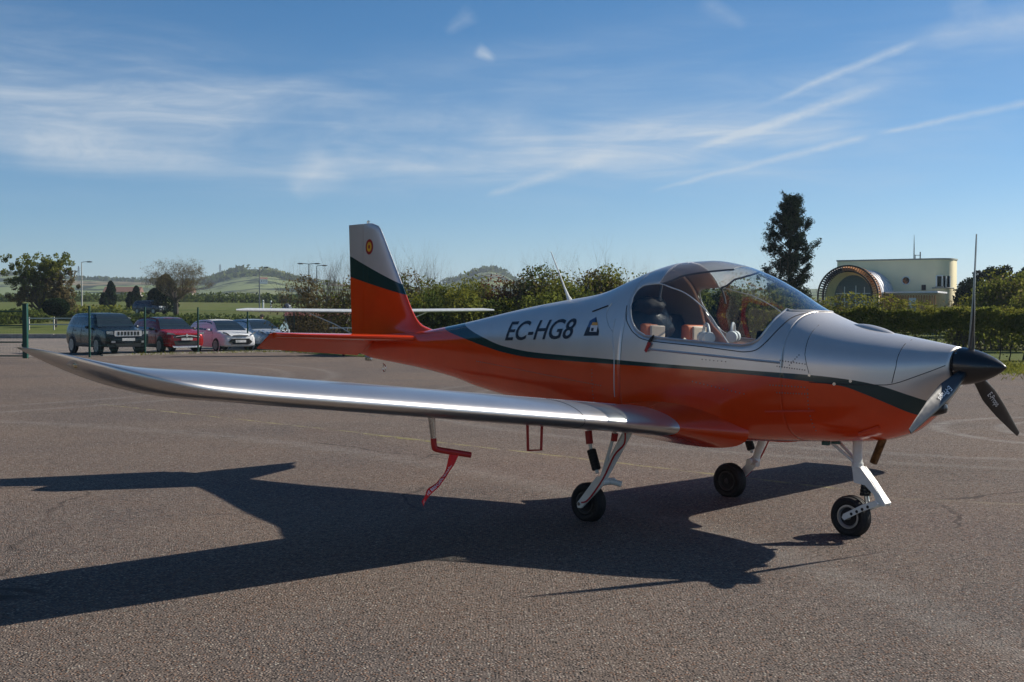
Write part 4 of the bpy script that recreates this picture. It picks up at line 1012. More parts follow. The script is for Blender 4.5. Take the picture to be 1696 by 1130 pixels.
# (name, label, px, Y, top row, width m, mats, leaves, twigs)
SH = [
 ('bare_shrub', 'leafless brown shrub left of the tail fin, nearest the lamp posts', 520, 57, 452, 3.4, [(M_LBRN, 1)], 3000, 70),
 ('bare_shrub', 'leafless brown shrub half hidden behind the tail fin', 590, 56, 438, 3.2, [(M_LBRN, .7), (M_LGREEN, .3)], 4200, 70),
 ('twiggy_shrub', 'shrub with tall bare twigs just right of the tail fin', 676, 55, 440, 3.0, [(M_LGREEN, .5), (M_LBRN, .5)], 6000, 60),
 ('green_shrub', 'leafy green shrub with a loose twiggy top beside the tail fin', 742, 54, 462, 2.8, [(M_LGREEN, .7), (M_LYEL, .3)], 9000, 26),
 ('green_shrub', 'yellow-green shrub below the dark wooded hill', 792, 54, 466, 2.4, [(M_LYEL, .5), (M_LGREEN, .5)], 9000, 10),
 ('red_shrub', 'shrub with reddish leaves right of the wooded hill', 836, 53, 466, 2.2, [(M_LRED, .45), (M_LBRN, .25), (M_LGREEN, .3)], 7000, 14),
 ('green_shrub', 'dark leafy shrub left of the whip antenna', 886, 53, 446, 2.5, [(M_LDARK, .6), (M_LBRN, .4)], 9000, 14),
 ('green_shrub', 'bright green shrub behind the whip antenna', 926, 52, 455, 2.4, [(M_LGREEN, .6), (M_LYEL, .4)], 10000, 10),
 ('round_shrub', 'tall rounded olive-brown shrub right of the whip antenna', 1002, 54, 432, 3.3, [(M_LBRN, .5), (M_LYEL, .3), (M_LGREEN, .2)], 15000, 30),
 ('green_shrub', 'shrub with spindly shoots behind the rear of the canopy', 1072, 53, 462, 2.6, [(M_LGREEN, .6), (M_LBRN, .4)], 8000, 22),
 ('green_shrub', 'brown-green shrub seen through the canopy', 1140, 52, 462, 2.8, [(M_LGREEN, .5), (M_LBRN, .5)], 9000, 14),
 ('green_shrub', 'dense shrub behind the canopy bubble', 1205, 52, 466, 2.8, [(M_LGREEN, .6), (M_LBRN, .4)], 9000, 14),
 ('leafy_sapling', 'sapling with fresh yellow-green leaves above the canopy', 1272, 50, 442, 1.6, [(M_LYEL, 1)], 900, 10),
 ('green_shrub', 'shrub with reddish stems in front of the arched pergola', 1350, 60, 484, 3.0, [(M_LBRN, .6), (M_LGREEN, .4)], 5000, 30),
 ('round_shrub', 'broad pale olive bush at the far right behind the hedge', 1672, 60, 452, 4.4, [(M_LYEL, .25), (M_LGREEN, .55), (M_LBRN, .2)], 20000, 0),
 ('green_shrub', 'bushy shrub behind the upright propeller blade', 1612, 62, 490, 3.0, [(M_LBRN, .3), (M_LGREEN, .4), (M_LYEL, .3)], 9000, 6),
 ('round_shrub', 'yellow-green bush at the right edge of the frame behind the hedge', 1730, 56, 468, 3.0, [(M_LYEL, .6), (M_LGREEN, .4)], 9000, 0),
]
for i, (nm, lb, px, Y, row, w, ms, n, tw) in enumerate(SH):
    if px < 1260: Y += 4.0; w *= 1.06; n = int(n*1.15)
    l = at_px(px, Y); h = z_row(row, Y)-l[2]
    shrub(nm, lb, l, h*(.93 if tw > 20 else 1.0), w, 2.4, ms, n, 100+i, GS, leaf=.085 if nm != 'leafy_sapling' else .12, top_twigs=tw)
# lower greenery filling the foot of the row
ORD = ('first', 'second', 'third', 'fourth', 'fifth', 'sixth', 'seventh', 'eighth', 'ninth', 'tenth')
for i, px in enumerate(range(700, 1290, 64)):
    Y = 54.2+(i % 3)*.5; l = at_px(px, Y); R = random.Random(i)
    h = z_row(R.uniform(478, 496), Y)-l[2]
    shrub('hedge_shrub', 'low dense hedge shrub, %s in line to the right of the tail fin' % ORD[i], l, h, 2.5, 1.6, [(M_LGREEN if i % 2 else M_LDARK, .7), (M_LYEL, .3)], 8500, 300+i, 'low hedge shrubs behind the aircraft', leaf=.08)

# clipped hedge on the right, on a row of bare stems
def hedge():
    r = empty('clipped_hedge', at_px(1560, 44.5), 0, 'long clipped dark green hedge on bare stems behind the propeller', 'hedge')
    X0, X1 = 10.2, 24.0; ox, oy, oz = r.location; R = random.Random(5)
    x = X0
    while x < X1:
        mb = MB(); yy = R.uniform(-.25, .25)
        for _ in range(R.randint(1, 3)):
            branch(mb, (x-ox+R.uniform(-.08, .08), yy, -.05), (R.uniform(-.3, .3), R.uniform(-.2, .2), 1), R.uniform(.7, 1.0), R.uniform(.022, .05), 3, R, .5, 5, .12, (2, 3))
        mb.build('stem', M_BARK, r, smooth=False); x += R.uniform(.28, .62)
    top = z_row(514, 44.5)-oz
    N = 44000; q = np.random.default_rng(3)
    xs_ = q.uniform(X0, X1, N)-ox; ys_ = q.uniform(-.55, .55, N); zs_ = top*q.beta(2.2, 1.05, N)
    dens = .5+.5*np.sin(xs_*3.1+np.sin(xs_*1.3)*2); low = zs_ < .60*top
    keep = ~low | (q.uniform(size=N) < .04+.26*dens*(zs_/top/.6))
    zs_ = zs_*(1+.05*np.sin(xs_*1.7)+.045*np.sin(xs_*4.3+1)); surf = q.uniform(size=N) < .6; ys_[surf] = np.sign(ys_[surf])*(.45+.12*q.uniform(size=surf.sum()))
    P = np.stack([xs_, ys_, zs_], 1)[keep]
    obj('foliage', leaf_mesh('hedge_foliage', P, .072, M_LGREEN), r, kind='stuff')
    n = 6500; x_ = q.uniform(X0+.2, X1, n)-ox; amp = .16+.50*np.clip(np.sin((x_+ox-10.2)*.55+.3), 0, 1)*(x_+ox < 16.5)+.14*np.sin(x_*2.3)**2
    P2 = np.stack([x_, q.uniform(-.45, .45, n), top-.12+amp*q.uniform(0, 1, n)**2.0], 1)
    obj('new_shoots', leaf_mesh('hedge_shoots', P2, .055, M_LYEL, 2.4, .5), r, kind='stuff')
    mb = MB()
    for i in range(150):
        xx = R.uniform(X0, X1)-ox; mb.tube([(xx, R.uniform(-.4, .4), top-.2), (xx+R.uniform(-.08, .08), R.uniform(-.4, .4), top+R.uniform(.05, .5))], [.008, .003], 3, cap=False)
    mb.build('shoot_twigs', M_TWIG, r, smooth=False, kind='stuff')
hedge()
# grass tufts along the apron edges and a weedy fringe
def tufts(name, pts, n, h, m, lab):
    q = np.random.default_rng(len(name)); i = q.integers(0, len(pts)-1, n); t = q.uniform(size=n)
    A = np.array([p[:2] for p in pts]); P = A[i]*(1-t[:, None])+A[i+1]*t[:, None]; P += q.normal(0, 1, (n, 2))*np.array([pts[0][2], pts[0][2]])
    Z = np.array([ground_z(x, y) for x, y in P]); P = np.stack([P[:, 0], P[:, 1], Z+q.uniform(.02, h, n)], 1)
    return obj(name, leaf_mesh(name, P, .03, m, 4.5, .8), None, label=lab, kind='stuff', category='grass')
tufts('grass_verge', [(9.0, 37, 2.6), (17, 36.5, 2.6), (30, 36, 2.6)], 16000, .10, M_LYEL, 'mown grass verge between apron and hedge')
tufts('weeds', [(-9.3, 54.6, .5), (-6.5, 55.6, .5)], 2600, .22, M_LYEL, 'patch of weeds under the drooping orange elevator')
tufts('fence_weeds', [(-15.5, 50.4, .12), (-12.0, 54.4, .12), (-9.6, 57.3, .12)], 500, .10, M_LYEL, 'thin weeds along the foot of the mesh fence')

# ---- trees
def broadleaf(name, label, loc, h, w, seed, leafmats, n, leaf, trunk_r, group='trees beyond the car park', base=.28, depth=4, kids=(3, 4)):
    r = empty(name, loc, 0, label, 'tree', group); R = random.Random(seed); mb = MB(); ends = []
    mb.tube([(0, 0, -.2), (.05, 0, h*base*.5), (.0, .05, h*base)], [trunk_r*1.25, trunk_r, trunk_r*.85], 8)
    for i in range(7):
        a = 2*math.pi*i/7+R.uniform(-.3, .3); s = R.uniform(.3, 1.1)*w/h*1.1
        branch(mb, (0, .02, h*base*R.uniform(.8, 1.0)), (math.cos(a)*s, math.sin(a)*s, 1), h*.30, trunk_r*.8, depth, R, .62, 4, .07, kids, ends)
    ez = max(e.z for e in ends); ex_ = np.percentile([abs(e.x) for e in ends], 97)
    k = h/ez; kx = (w/2)/ex_
    mb.v = [(x*(kx if z > h*base*.7/k else 1), y*(kx if z > h*base*.7/k else 1), z*k) for x, y, z in mb.v]
    mb.build('trunk', M_BARK, r, smooth=False)
    E_ = np.array([(e.x*kx, e.y*kx, e.z*k) for e in ends])
    for j, (m_, f) in enumerate(leafmats):
        q = np.random.default_rng(seed+j); sel = E_[q.integers(0, len(E_), int(n*f))]
        if j == 0 and len(leafmats) > 1: pass
        P = sel+q.normal(0, leaf*1.5, sel.shape)*np.array([1, 1, .8])
        obj('crown', leaf_mesh('crown', P, leaf, m_), r)
    return r
def spreading_tree():
    l = at_px(66, 128); h = z_row(410, 128)-l[2]; r = empty('broadleaf_tree', l, 0, 'big spreading tree with green and brown leaves at the far left', 'tree', 'trees beyond the car park'); R = random.Random(4); mb = MB(); ends = []
    mb.tube([(0, 0, -.2), (.1, 0, .9), (0, 0, 1.6)], [.34, .28, .24], 8)
    for i in range(9):
        a = i*.7+R.uniform(-.2, .2); s_ = R.uniform(.4, 1.3); branch(mb, (0, 0, R.uniform(.9, 1.6)), (math.cos(a)*s_, math.sin(a)*s_*.7, 1), h*.30, .13, 4, R, .6, 4, .05, (2, 4), ends)
    mb.build('trunk', M_BARK, r, smooth=False)
    for nm, cx, cz, rx, rz, n, K, ms, sd in (('crown', -1.3, .66, 2.9, .30, 4200, 60, M_LGREEN, 1), ('crown', 1.2, .74, 2.5, .24, 3200, 50, M_LGREEN, 2), ('crown', 2.2, .42, 2.6, .34, 4600, 60, M_LBRN, 3), ('crown', -1.0, .36, 2.7, .28, 3200, 46, M_LBRN, 4), ('crown', .3, .56, 2.4, .34, 2400, 40, M_LYEL, 5)):
        P, sh = clumps(n, K, rx, rx*.8, rz*h, cz*h, .34, 40+sd, shell=.25); P[:, 0] += cx; P[:, 2] = np.maximum(P[:, 2], .25)
        obj(nm, leaf_mesh(nm, P, .14, ms, shade=sh), r)
spreading_tree()
l = at_px(291, 150); broadleaf('bare_tree', 'tall leafless tree above the red car', l, z_row(421, 150)-l[2], 7.2, 33, [(M_LBRN, 1.0)], 16000, .06, .30, depth=5, kids=(3, 5))
def cone_tree(name, label, loc, h, w, seed, group, m_=M_CYP, n=5000, round_=False):
    r = empty(name, loc, 0, label, 'tree', group); q = np.random.default_rng(seed); mb = MB(); mb.tube([(0, 0, -.1), (0, 0, h*.5)], [.12, .06], 6); mb.build('trunk', M_BARK, r)
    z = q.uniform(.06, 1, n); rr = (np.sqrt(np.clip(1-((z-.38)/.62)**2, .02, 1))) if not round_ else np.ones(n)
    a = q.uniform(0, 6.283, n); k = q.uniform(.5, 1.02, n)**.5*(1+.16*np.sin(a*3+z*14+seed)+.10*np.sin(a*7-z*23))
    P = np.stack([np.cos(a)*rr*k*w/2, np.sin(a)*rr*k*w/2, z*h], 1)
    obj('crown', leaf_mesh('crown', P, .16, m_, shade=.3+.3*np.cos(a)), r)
GC = 'conical conifers beyond the car park'
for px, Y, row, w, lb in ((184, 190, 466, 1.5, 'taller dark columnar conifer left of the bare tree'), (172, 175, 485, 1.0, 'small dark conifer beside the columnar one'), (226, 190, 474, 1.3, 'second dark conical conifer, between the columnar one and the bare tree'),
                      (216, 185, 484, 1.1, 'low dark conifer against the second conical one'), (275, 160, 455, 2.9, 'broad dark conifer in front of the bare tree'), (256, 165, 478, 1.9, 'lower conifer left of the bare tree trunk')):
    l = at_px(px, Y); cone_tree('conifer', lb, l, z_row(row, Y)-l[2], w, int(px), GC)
def ball_tree():
    l = at_px(93, 108); r = empty('clipped_ball_tree', l, 0, 'small dark tree clipped to a flattened ball, left of the black car', 'tree'); mb = MB(); mb.tube([(0, 0, -.1), (0, 0, 1.3)], [.10, .08], 8); mb.build('trunk', M_BARK, r)
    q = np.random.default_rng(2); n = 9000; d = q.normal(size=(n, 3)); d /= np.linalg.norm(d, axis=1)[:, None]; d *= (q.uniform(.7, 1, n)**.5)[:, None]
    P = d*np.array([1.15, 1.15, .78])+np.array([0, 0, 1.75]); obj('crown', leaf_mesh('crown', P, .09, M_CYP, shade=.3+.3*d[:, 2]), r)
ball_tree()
def pine():
    l = at_px(1308, 70); h = (z_row(332, 70)-l[2])*.955; r = empty('pine_tree', l, 0, 'tall dark pine with upswept branches behind the canopy', 'tree'); R = random.Random(8); q = np.random.default_rng(8)
    mb = MB(); pts = [(0, 0, -.1), (.05, 0, h*.3), (0, .05, h*.65), (.05, 0, h*.97)]; mb.tube(pts, [.17, .14, .09, .02], 8); Ps, Sh = [], []
    def tuft(a, b, n, rad_):
        t = q.uniform(.15, 1.05, n)[:, None]; P = np.array(a)*(1-t)+np.array(b)*t+q.normal(0, rad_, (n, 3)); Ps.append(P)
    for i in range(96):
        t = .10+.88*(i/95); z = h*t; a = i*2.4+R.uniform(-.4, .4)
        prof = lerp_lin([(.0, 1.15), (.25, 1.45), (.5, 1.85), (.68, 1.8), (.8, 1.2), (.92, .65), (1, .2)], t)*.84*R.uniform(.5, 1.12)
        rise = lerp_lin([(0, .12), (.5, .40), (1, 1.7)], t)*prof+R.uniform(-.1, .25)
        p0 = Vector((0, 0, z)); p2 = Vector((math.cos(a)*prof, math.sin(a)*prof, z+rise)); p1 = p0.lerp(p2, .55)+Vector((0, 0, -.12*prof))
        mb.tube([p0, p1, p2], [.04, .025, .01], 4, cap=False)
        tuft(p1, p2+Vector((0, 0, .10)), 190, .10)
        for s in range(R.randint(3, 6)):
            b = p0.lerp(p2, R.uniform(.35, .95)); d = Vector((R.uniform(-.5, .5), R.uniform(-.5, .5), R.uniform(.15, .6)))*R.uniform(.5, .9); mb.tube([b, b+d], [.012, .005], 3, cap=False)
            tuft(b+d*.25, b+d*1.05, 90, .07)
    tuft((0, 0, h*.84), (0, 0, h), 160, .07)
    mb.build('trunk', M_BARK, r, smooth=False); P = np.concatenate(Ps); obj('crown', leaf_mesh('needles', P, .05, M_NEEDLE, 2.6, .35), r)
pine()
for px, Y, row, w, lb in ((1612, 88, 464, 2.3, 'dark evergreen left of the upright propeller blade'), (1648, 95, 436, 4.4, 'dark evergreen right of the upright propeller blade'), (1700, 100, 442, 4.5, 'dark evergreen cut by the right edge of the frame')):
    l = at_px(px, Y); h = z_row(row, Y)-l[2]; r = empty('evergreen_tree', l, 0, lb, 'tree', 'dark evergreens behind the hedge'); mb = MB(); mb.tube([(0, 0, -.1), (0, 0, h*.7)], [.2, .08], 6); mb.build('trunk', M_BARK, r)
    P, sh = clumps(11000, 46, w*.46, w*.46, h*.42, h*.55, .55, int(px)); obj('crown', leaf_mesh('crown', P, .15, M_NEEDLE, shade=sh), r)
# field hedges and far woods, too far off to count
def far_wood(name, label, pts, n, hgt, size, m, spread):
    q = np.random.default_rng(len(label)); P = []
    A = np.array(pts, float); seg = q.integers(0, len(pts)-1, n); t = q.uniform(size=n)
    U = A[seg]*(1-t[:, None])+A[seg+1]*t[:, None]
    for (px, Y), hh in zip(U, q.uniform(0, 1, n)):
        X = (px-848)/2052.4*Y+q.normal(0, spread*.3); Yy = Y+q.normal(0, spread); clump = .45+.55*abs(math.sin(px*.23+Y*.05)+.4*math.sin(px*.71))
        P.append((X, Yy, ground_z(X, Yy)+hh*hgt*min(1.15, clump)))
    obj(name, leaf_mesh(name, np.array(P), size, m), None, label=label, kind='stuff', category='trees')
far_wood('ridge_wood', 'dark wood along the ridge behind the left-hand trees', [(-40, 1560), (150, 1570), (240, 1570), (340, 1580)], 2600, 6, 3.0, M_LDARK, 12)
far_wood('hill_wood', 'dark trees on the flank of the round hill', [(438, 1545), (470, 1560), (500, 1575), (560, 1580)], 700, 5, 2.6, M_LGREEN, 14)
far_wood('wooded_hill', 'dark wooded hilltop above the shrub row', [(745, 1560), (805, 1540), (860, 1570)], 2000, 7, 3.2, M_LDARK, 22)
far_wood('slope_hedges', 'hedgerow strips across the hillside', [(330, 1300), (372, 1240), (420, 1200), (470, 1230), (520, 1300)], 1100, 5, 3.0, M_LDARK, 10)
far_wood('slope_wood', 'strip of wood on the lower hillside', [(338, 1380), (365, 1390), (398, 1400)], 900, 6, 3.2, M_LDARK, 14)
far_wood('field_hedge', 'brown field hedge behind the parked cars', [(130, 128), (200, 120), (250, 116), (330, 112), (420, 106), (480, 100)], 8000, .95, .20, M_LDARK, 1.0)
far_wood('green_hedge', 'green hedge behind the black car', [(100, 132), (150, 130), (210, 128)], 4200, 1.4, .22, M_LGREEN, .7)
far_wood('meadow_hedge', 'far hedge line at the foot of the hill', [(-20, 290), (120, 300), (250, 300), (340, 290), (420, 280), (500, 270)], 6000, 1.9, .55, M_LDARK, 3.5)
far_wood('verge_scrub', 'scrub at the far left beyond the gate', [(-30, 112), (20, 118), (70, 122)], 3600, 1.2, .22, M_LDARK, 1.2)

# tall trees along the left side of the apron: outside the frame, mirrored in the polished skin
def side_trees():
    q0 = None
    spots = [(-31+1.5*math.sin(i*2.1), 11+i*5.2) for i in range(7)]
    for i, (x, y) in enumerate(spots):
        if i < 3:
            h = 9.5+i*.6; r = empty('tall_tree', (x, y, ground_z(x, y)), i, '', 'tree', 'tall trees along the left side of the apron')
            mb = MB(); mb.tube([(0, 0, -.2), (0, 0, h*.6)], [.28, .12], 7); mb.build('trunk', M_BARK, r)
            P, sh = clumps(6500, 60, 4.0, 3.6, h*.46, h*.50, 1.3, 900+i); obj('crown', leaf_mesh('crown', P, .40, M_LDARK, shade=sh), r)
            if q0 is None: q0 = []
            q0.append(r)
        else:
            r = copy_tree(q0[i % 3]); r.location = (x, y, ground_z(x, y)); r.rotation_euler = (0, 0, i*1.3)
        r['label'] = 'tall leafy tree outside the left of the frame, %s from the camera' % ORD[i]
side_trees()
# ------------------------------------------------------------------ mesh fence and gate
M_FENCE = mat('green_powder_coat', (.006, .060, .045), .45)
def fence():
    pts = [(-17.0, 48.0), (-15.25, 51.3), (-13.55, 53.9), (-12.15, 57.6), (-10.6, 60.6)]
    px = [148, 240, 328, 410, 487]; Ys = [47.9, 51.6, 53.9, 57.5, 60.5]
    pts = [((p-848)/2052.4*y, y) for p, y in zip(px, Ys)]
    r = empty('mesh_fence', (pts[0][0], pts[0][1], ground_z(*pts[0])), 0, 'green wire mesh fence in front of the parked cars', 'fence'); o = Vector(r.location)
    for x, y in pts:
        z = ground_z(x, y); m = MB(); m.box((x-o.x, y-o.y, z-o.z+.99), (.065, .065, 1.98)); p = m.build('post', M_FENCE, r, bevel=.006)
        c = MB(); c.box((x-o.x, y-o.y, z-o.z+1.99), (.075, .075, .02)); c.build('post_cap', M_FENCE, p)
    for (x0, y0), (x1, y1) in zip(pts[:-1], pts[1:]):
        m = MB(); L = math.hypot(x1-x0, y1-y0); n = int(L/.055); z0, z1 = ground_z(x0, y0)-o.z, ground_z(x1, y1)-o.z
        for i in range(1, n):
            t = i/n; x, y, z = x0+(x1-x0)*t-o.x, y0+(y1-y0)*t-o.y, z0+(z1-z0)*t; m.tube([(x, y, z+.06), (x, y, z+1.9)], .0024, 3, cap=False)
        for h in (.06, .26, .46, .66, .86, 1.06, 1.26, 1.46, 1.66, 1.88): m.tube([(x0-o.x, y0-o.y, z0+h), (x1-o.x, y1-o.y, z1+h)], .0032, 3, cap=False)
        m.build('wire_panel', M_FENCE, r, smooth=False, kind='stuff')
fence()
def gate():
    Y = 46.7; x = (42-848)/2052.4*Y; z = ground_z(x, Y)
    r = empty('mesh_gate', (x, Y, z), 0, 'green mesh gate with a stout square post at the left edge', 'gate')
    m = MB(); m.box((0, 0, 1.03), (.17, .17, 2.06)); p = m.build('gate_post', M_FENCE, r, bevel=.012)
    c = MB(); c.box((0, 0, 2.07), (.185, .185, .025)); c.build('post_cap', M_FENCE, p)
    for h in (.10, .62, 1.24, 1.78): b = MB(); b.box((-1.5, 0, h), (2.82, .05, .05)); b.build('gate_rail', M_FENCE, r, bevel=.006)
    m = MB()
    for i in range(52): m.tube([(-.12-i*.055, 0, .1), (-.12-i*.055, 0, 1.78)], .0026, 3, cap=False)
    m.build('wire_panel', M_FENCE, r, smooth=False, kind='stuff')
    for h in (.5, 1.5): b = MB(); b.box((-.10, -.02, h), (.06, .06, .12)); b.build('gate_hinge', M_FENCE, r)
gate()

# ------------------------------------------------------------------ cars
M_CGLASS = mat('car_glass', (.018, .026, .030), .06, coat=.5, spec=.8); M_CBLK = mat('car_black_plastic', (.014, .014, .015), .5); M_CHROME = mat('chrome', (.70, .70, .70), .30, metal=.25)
M_LAMP = mat('headlamp', (.45, .48, .52), .12, metal=.5, coat=1.0); M_PLATE = mat('number_plate', (.70, .71, .70), .5); M_ALLOY = mat('alloy_wheel', (.42, .43, .45), .35, metal=.7)
def car_paint(n, c, metal=.25): return mat(n, c, .28, metal=metal, coat=.3, var=.04, vscale=2)
def make_car(name, label, loc, heading, S, group):
    # S: dict with L, W, stations of body, greenhouse etc. x forward, origin mid-wheelbase on the ground
    r = empty(name, loc, heading, label, 'car', group)
    L, W = S['L'], S['W']; xf, xr = L/2, -L/2
    prof = S['prof']          # [(x, z_low, z_belt, z_top, half_width_low, half_width_top)]
    def station(x):
        n = len(prof[0]); return [lerp_tab([(p[0], p[i]) for p in prof], x) for i in range(1, n)]
    def ring(x, off=0.0):
        zl, zb, zt, w, wt_ = station(x); H = []
        zs_ = [(0, zl), (w*.80, zl), (w*.97, zl+.06), (w, zl+(zb-zl)*.35), (w*.995, zl+(zb-zl)*.75), (w*.965, zb), (wt_+(w*.965-wt_)*.5, zb+(zt-zb)*.52), (wt_, zb+(zt-zb)*.90), (wt_*.90, zb+(zt-zb)*.985), (wt_*.45, zt+.004), (0, zt+.008)]
        return [(x, -y, z) for y, z in zs_]+[(x, y, z) for y, z in reversed(zs_[1:-1])]
    xs_ = sorted(set([p[0] for p in prof]+stations(xr+.02, xf-.02, .09)))
    b = MB(); b.loft([ring(x) for x in xs_], True, True); body = b.build('body', S['paint'], r, angle=40)
    def patch(nm, x0, x1, side, t0, t1, m, off=.008, n=8, parent=r, skew0=0.0, skew1=0.0):
        # strip on the greenhouse flank between belt (0) and roof edge (1)
        q = MB(); rows = []
        for i in range(n+1):
            row = []
            for j in range(5):
                t = t0+(t1-t0)*j/4; xa = x0+skew0*(j/4); xb = x1+skew1*(j/4); x = xa+(xb-xa)*i/n
                zl, zb, zt, w, wt_ = station(x); y = w*.965+(wt_-w*.965)*t/.9*1.0; z = zb+(zt-zb)*t
                row.append((x, side*(y+off), z))
            rows.append(row)
        q.loft(rows, False); return q.build(nm, m, parent)
    def deck(nm, x0, x1, k0, k1, m, off=.012, n=8):
        q = MB(); rows = []
        for i in range(n+1):
            x = x0+(x1-x0)*i/n; zl, zb, zt, w, wt_ = station(x); kk = k0+(k1-k0)*i/n; e = .02
            sl = (station(x+e)[2]-station(x-e)[2])/(2*e); nx, nz = -sl, 1.0; ln = math.hypot(nx, nz); nx /= ln; nz /= ln
            rows.append([(x+nx*off, kk*f*wt_, (zt+.008-(.04*(zt-zb) if abs(f) > .9 else .004))+nz*off) for f in (-1, -.5, 0, .5, 1)])
        q.loft(rows, False); return q.build(nm, m, r)
    deck('windscreen', S['ws'][0], S['ws'][1], 1.02, .93, M_CGLASS); deck('rear_window', S['rw'][0], S['rw'][1], .92, .85, M_CGLASS)
    if S.get('roof'): deck('roof_panel', S['ws'][1]+.02, S['rw'][0]-.02, .97, .97, S['roof'], .010)
    if S.get('bonnet'): deck('bonnet', S['ws'][0]+.05, xf-.25, 1.0, .9, S['bonnet'], .006)
    for side in (-1, 1):
        for x0, x1, k0, k1 in S['windows']: patch('side_window', x0, x1, side, .06, .84, M_CGLASS, skew0=k0, skew1=k1)
        q = MB(); x = S['mirror']; w = station(x)[3]; q.lathe([(-.10, .03), (-.08, .07), (.02, .085), (.07, .06), (.09, .02)], 10, Matrix.Rotation(.25*side, 3, 'Z') @ Matrix.Diagonal((1, 1.35, .85)), (x, side*(w*.965+.13), station(x)[1]+.07)); q.tube([(x, side*w*.95, station(x)[1]+.02), (x, side*(w*.965+.08), station(x)[1]+.05)], .02, 5); q.build('mirror', S.get('mirror_mat', S['paint']), r)
        for xd in S['doors']:
            q = MB(); P = [(xd, side*(station(xd)[3]*k+.003), station(xd)[0]+(station(xd)[1]-station(xd)[0])*t) for t, k in ((.08, .98), (.35, 1.0), (.75, .995), (1.0, .966))]; q.tube(P, .007, 4); q.build('door_gap', M_CBLK, r)
        for xd in S['handles']:
            q = MB(); zz = station(xd)[1]-.10; q.box((xd, side*(station(xd)[3]*.99+.012), zz), (.18, .03, .03)); q.build('door_handle', S.get('handle_mat', S['paint']), r, bevel=.008)
        q = MB(); zz = station(0)[0]; q.loft([[(x, side*(station(x)[3]*.985), zz+.0), (x, side*(station(x)[3]*1.006), zz+.06), (x, side*(station(x)[3]*1.006), zz+.16)] for x in stations(S['wb'][1]+.42, S['wb'][0]-.42, .2)], False); q.build('sill', S.get('sill_mat', M_CBLK), r)
    R_ = S['wheel_r']
    for x in S['wb']:
        for side in (-1, 1):
            yo = side*(station(x)[3]+.012); q = MB()
            q.lathe([(0, R_*1.20), (side*.006, R_*1.17), (side*.006, R_*.9), (0, R_*.85)], 26, Matrix.Rotation(math.pi/2, 3, 'Z'), (x, yo-side*.012, R_+.02)); q.build('wheel_arch', S.get('arch_mat', M_CBLK), r)
            wr = bpy.data.objects.new('wheel', None); COL.objects.link(wr); wr.parent = r
            q = MB(); q.lathe([(-.10, R_*.62), (-.105, R_*.9), (-.07, R_), (.07, R_), (.105, R_*.9), (.10, R_*.62)], 26, Matrix.Rotation(math.pi/2, 3, 'Z'), (x, yo-side*.07, R_)); q.build('tyre', M_RUB, wr)
            q = MB(); ym = yo+side*.035
            q.lathe([(0, R_*.64), (side*-.012, R_*.64), (side*-.02, R_*.56), (0, R_*.56)], 26, Matrix.Rotation(math.pi/2, 3, 'Z'), (x, ym, R_))
            for k in range(5):
                a = k*2*math.pi/5+.3; d = Vector((math.cos(a), 0, math.sin(a))); c = Vector((x, ym, R_)); s2 = Vector((-d.z, 0, d.x))*R_*.10
                q.prism([c+d*R_*.08-s2*1.4, c+d*R_*.60-s2, c+d*R_*.60+s2, c+d*R_*.08+s2*1.4], (0, -side*.02, 0))
            q.lathe([(-.01, R_*.16), (.012, R_*.14)], 12, Matrix.Rotation(math.pi/2, 3, 'Z'), (x, ym, R_)); q.build('rim', M_ALLOY, wr)
    def front(nm, poly, m, depth=.02, off=0.0):
        # poly in (y, z) on the nose; x follows the nose's plan curve
        def nx(y): return xf-S['nose'](abs(y))+off
        q = MB(); P = [(nx(y), y, z) for y, z in poly]; q.add(P+[(x-depth-.02, y, z) for x, y, z in P], [tuple(range(len(P)))]+[(i, (i+1) % len(P), len(P)+(i+1) % len(P), len(P)+i) for i in range(len(P))]); return q.build(nm, m, r, smooth=False)
    S['face'](front, r, S)
    return r
def rect(y0, y1, z0, z1): return [(y0, z0), (y1, z0), (y1, z1), (y0, z1)]
def mirror_poly(p): return [(-y, z) for y, z in reversed(p)]
# ---- four bodies
def face_suv(front, r, S):
    front('front_bumper', [(-.86, .34), (.86, .34), (.88, .62), (-.88, .62)], S['paint'], .05, .03)
    front('grille', [(-.56, .79), (.56, .79), (.60, .86), (.58, 1.02), (-.58, 1.02), (-.60, .86)], M_CHROME, .03, .035)
    for i in range(7): y = -.42+i*.14; front('grille_slot', rect(y-.042, y+.042, .825, .985), M_CBLK, .02, .039)
    for s in (-1, 1): p = [(.64, .86), (.88, .88), (.90, 1.0), (.64, 1.0)]; front('headlight', p if s > 0 else mirror_poly(p), M_LAMP, .03, .03)
    for s in (-1, 1): p = rect(.56, .72, .52, .60); front('fog_light', p if s > 0 else mirror_poly(p), M_LAMP, .02, .045)
    front('number_plate', rect(-.27, .27, .60, .71), M_PLATE, .02, .06); front('lower_intake', [(-.5, .36), (.5, .36), (.56, .50), (-.56, .50)], M_CBLK, .02, .04)
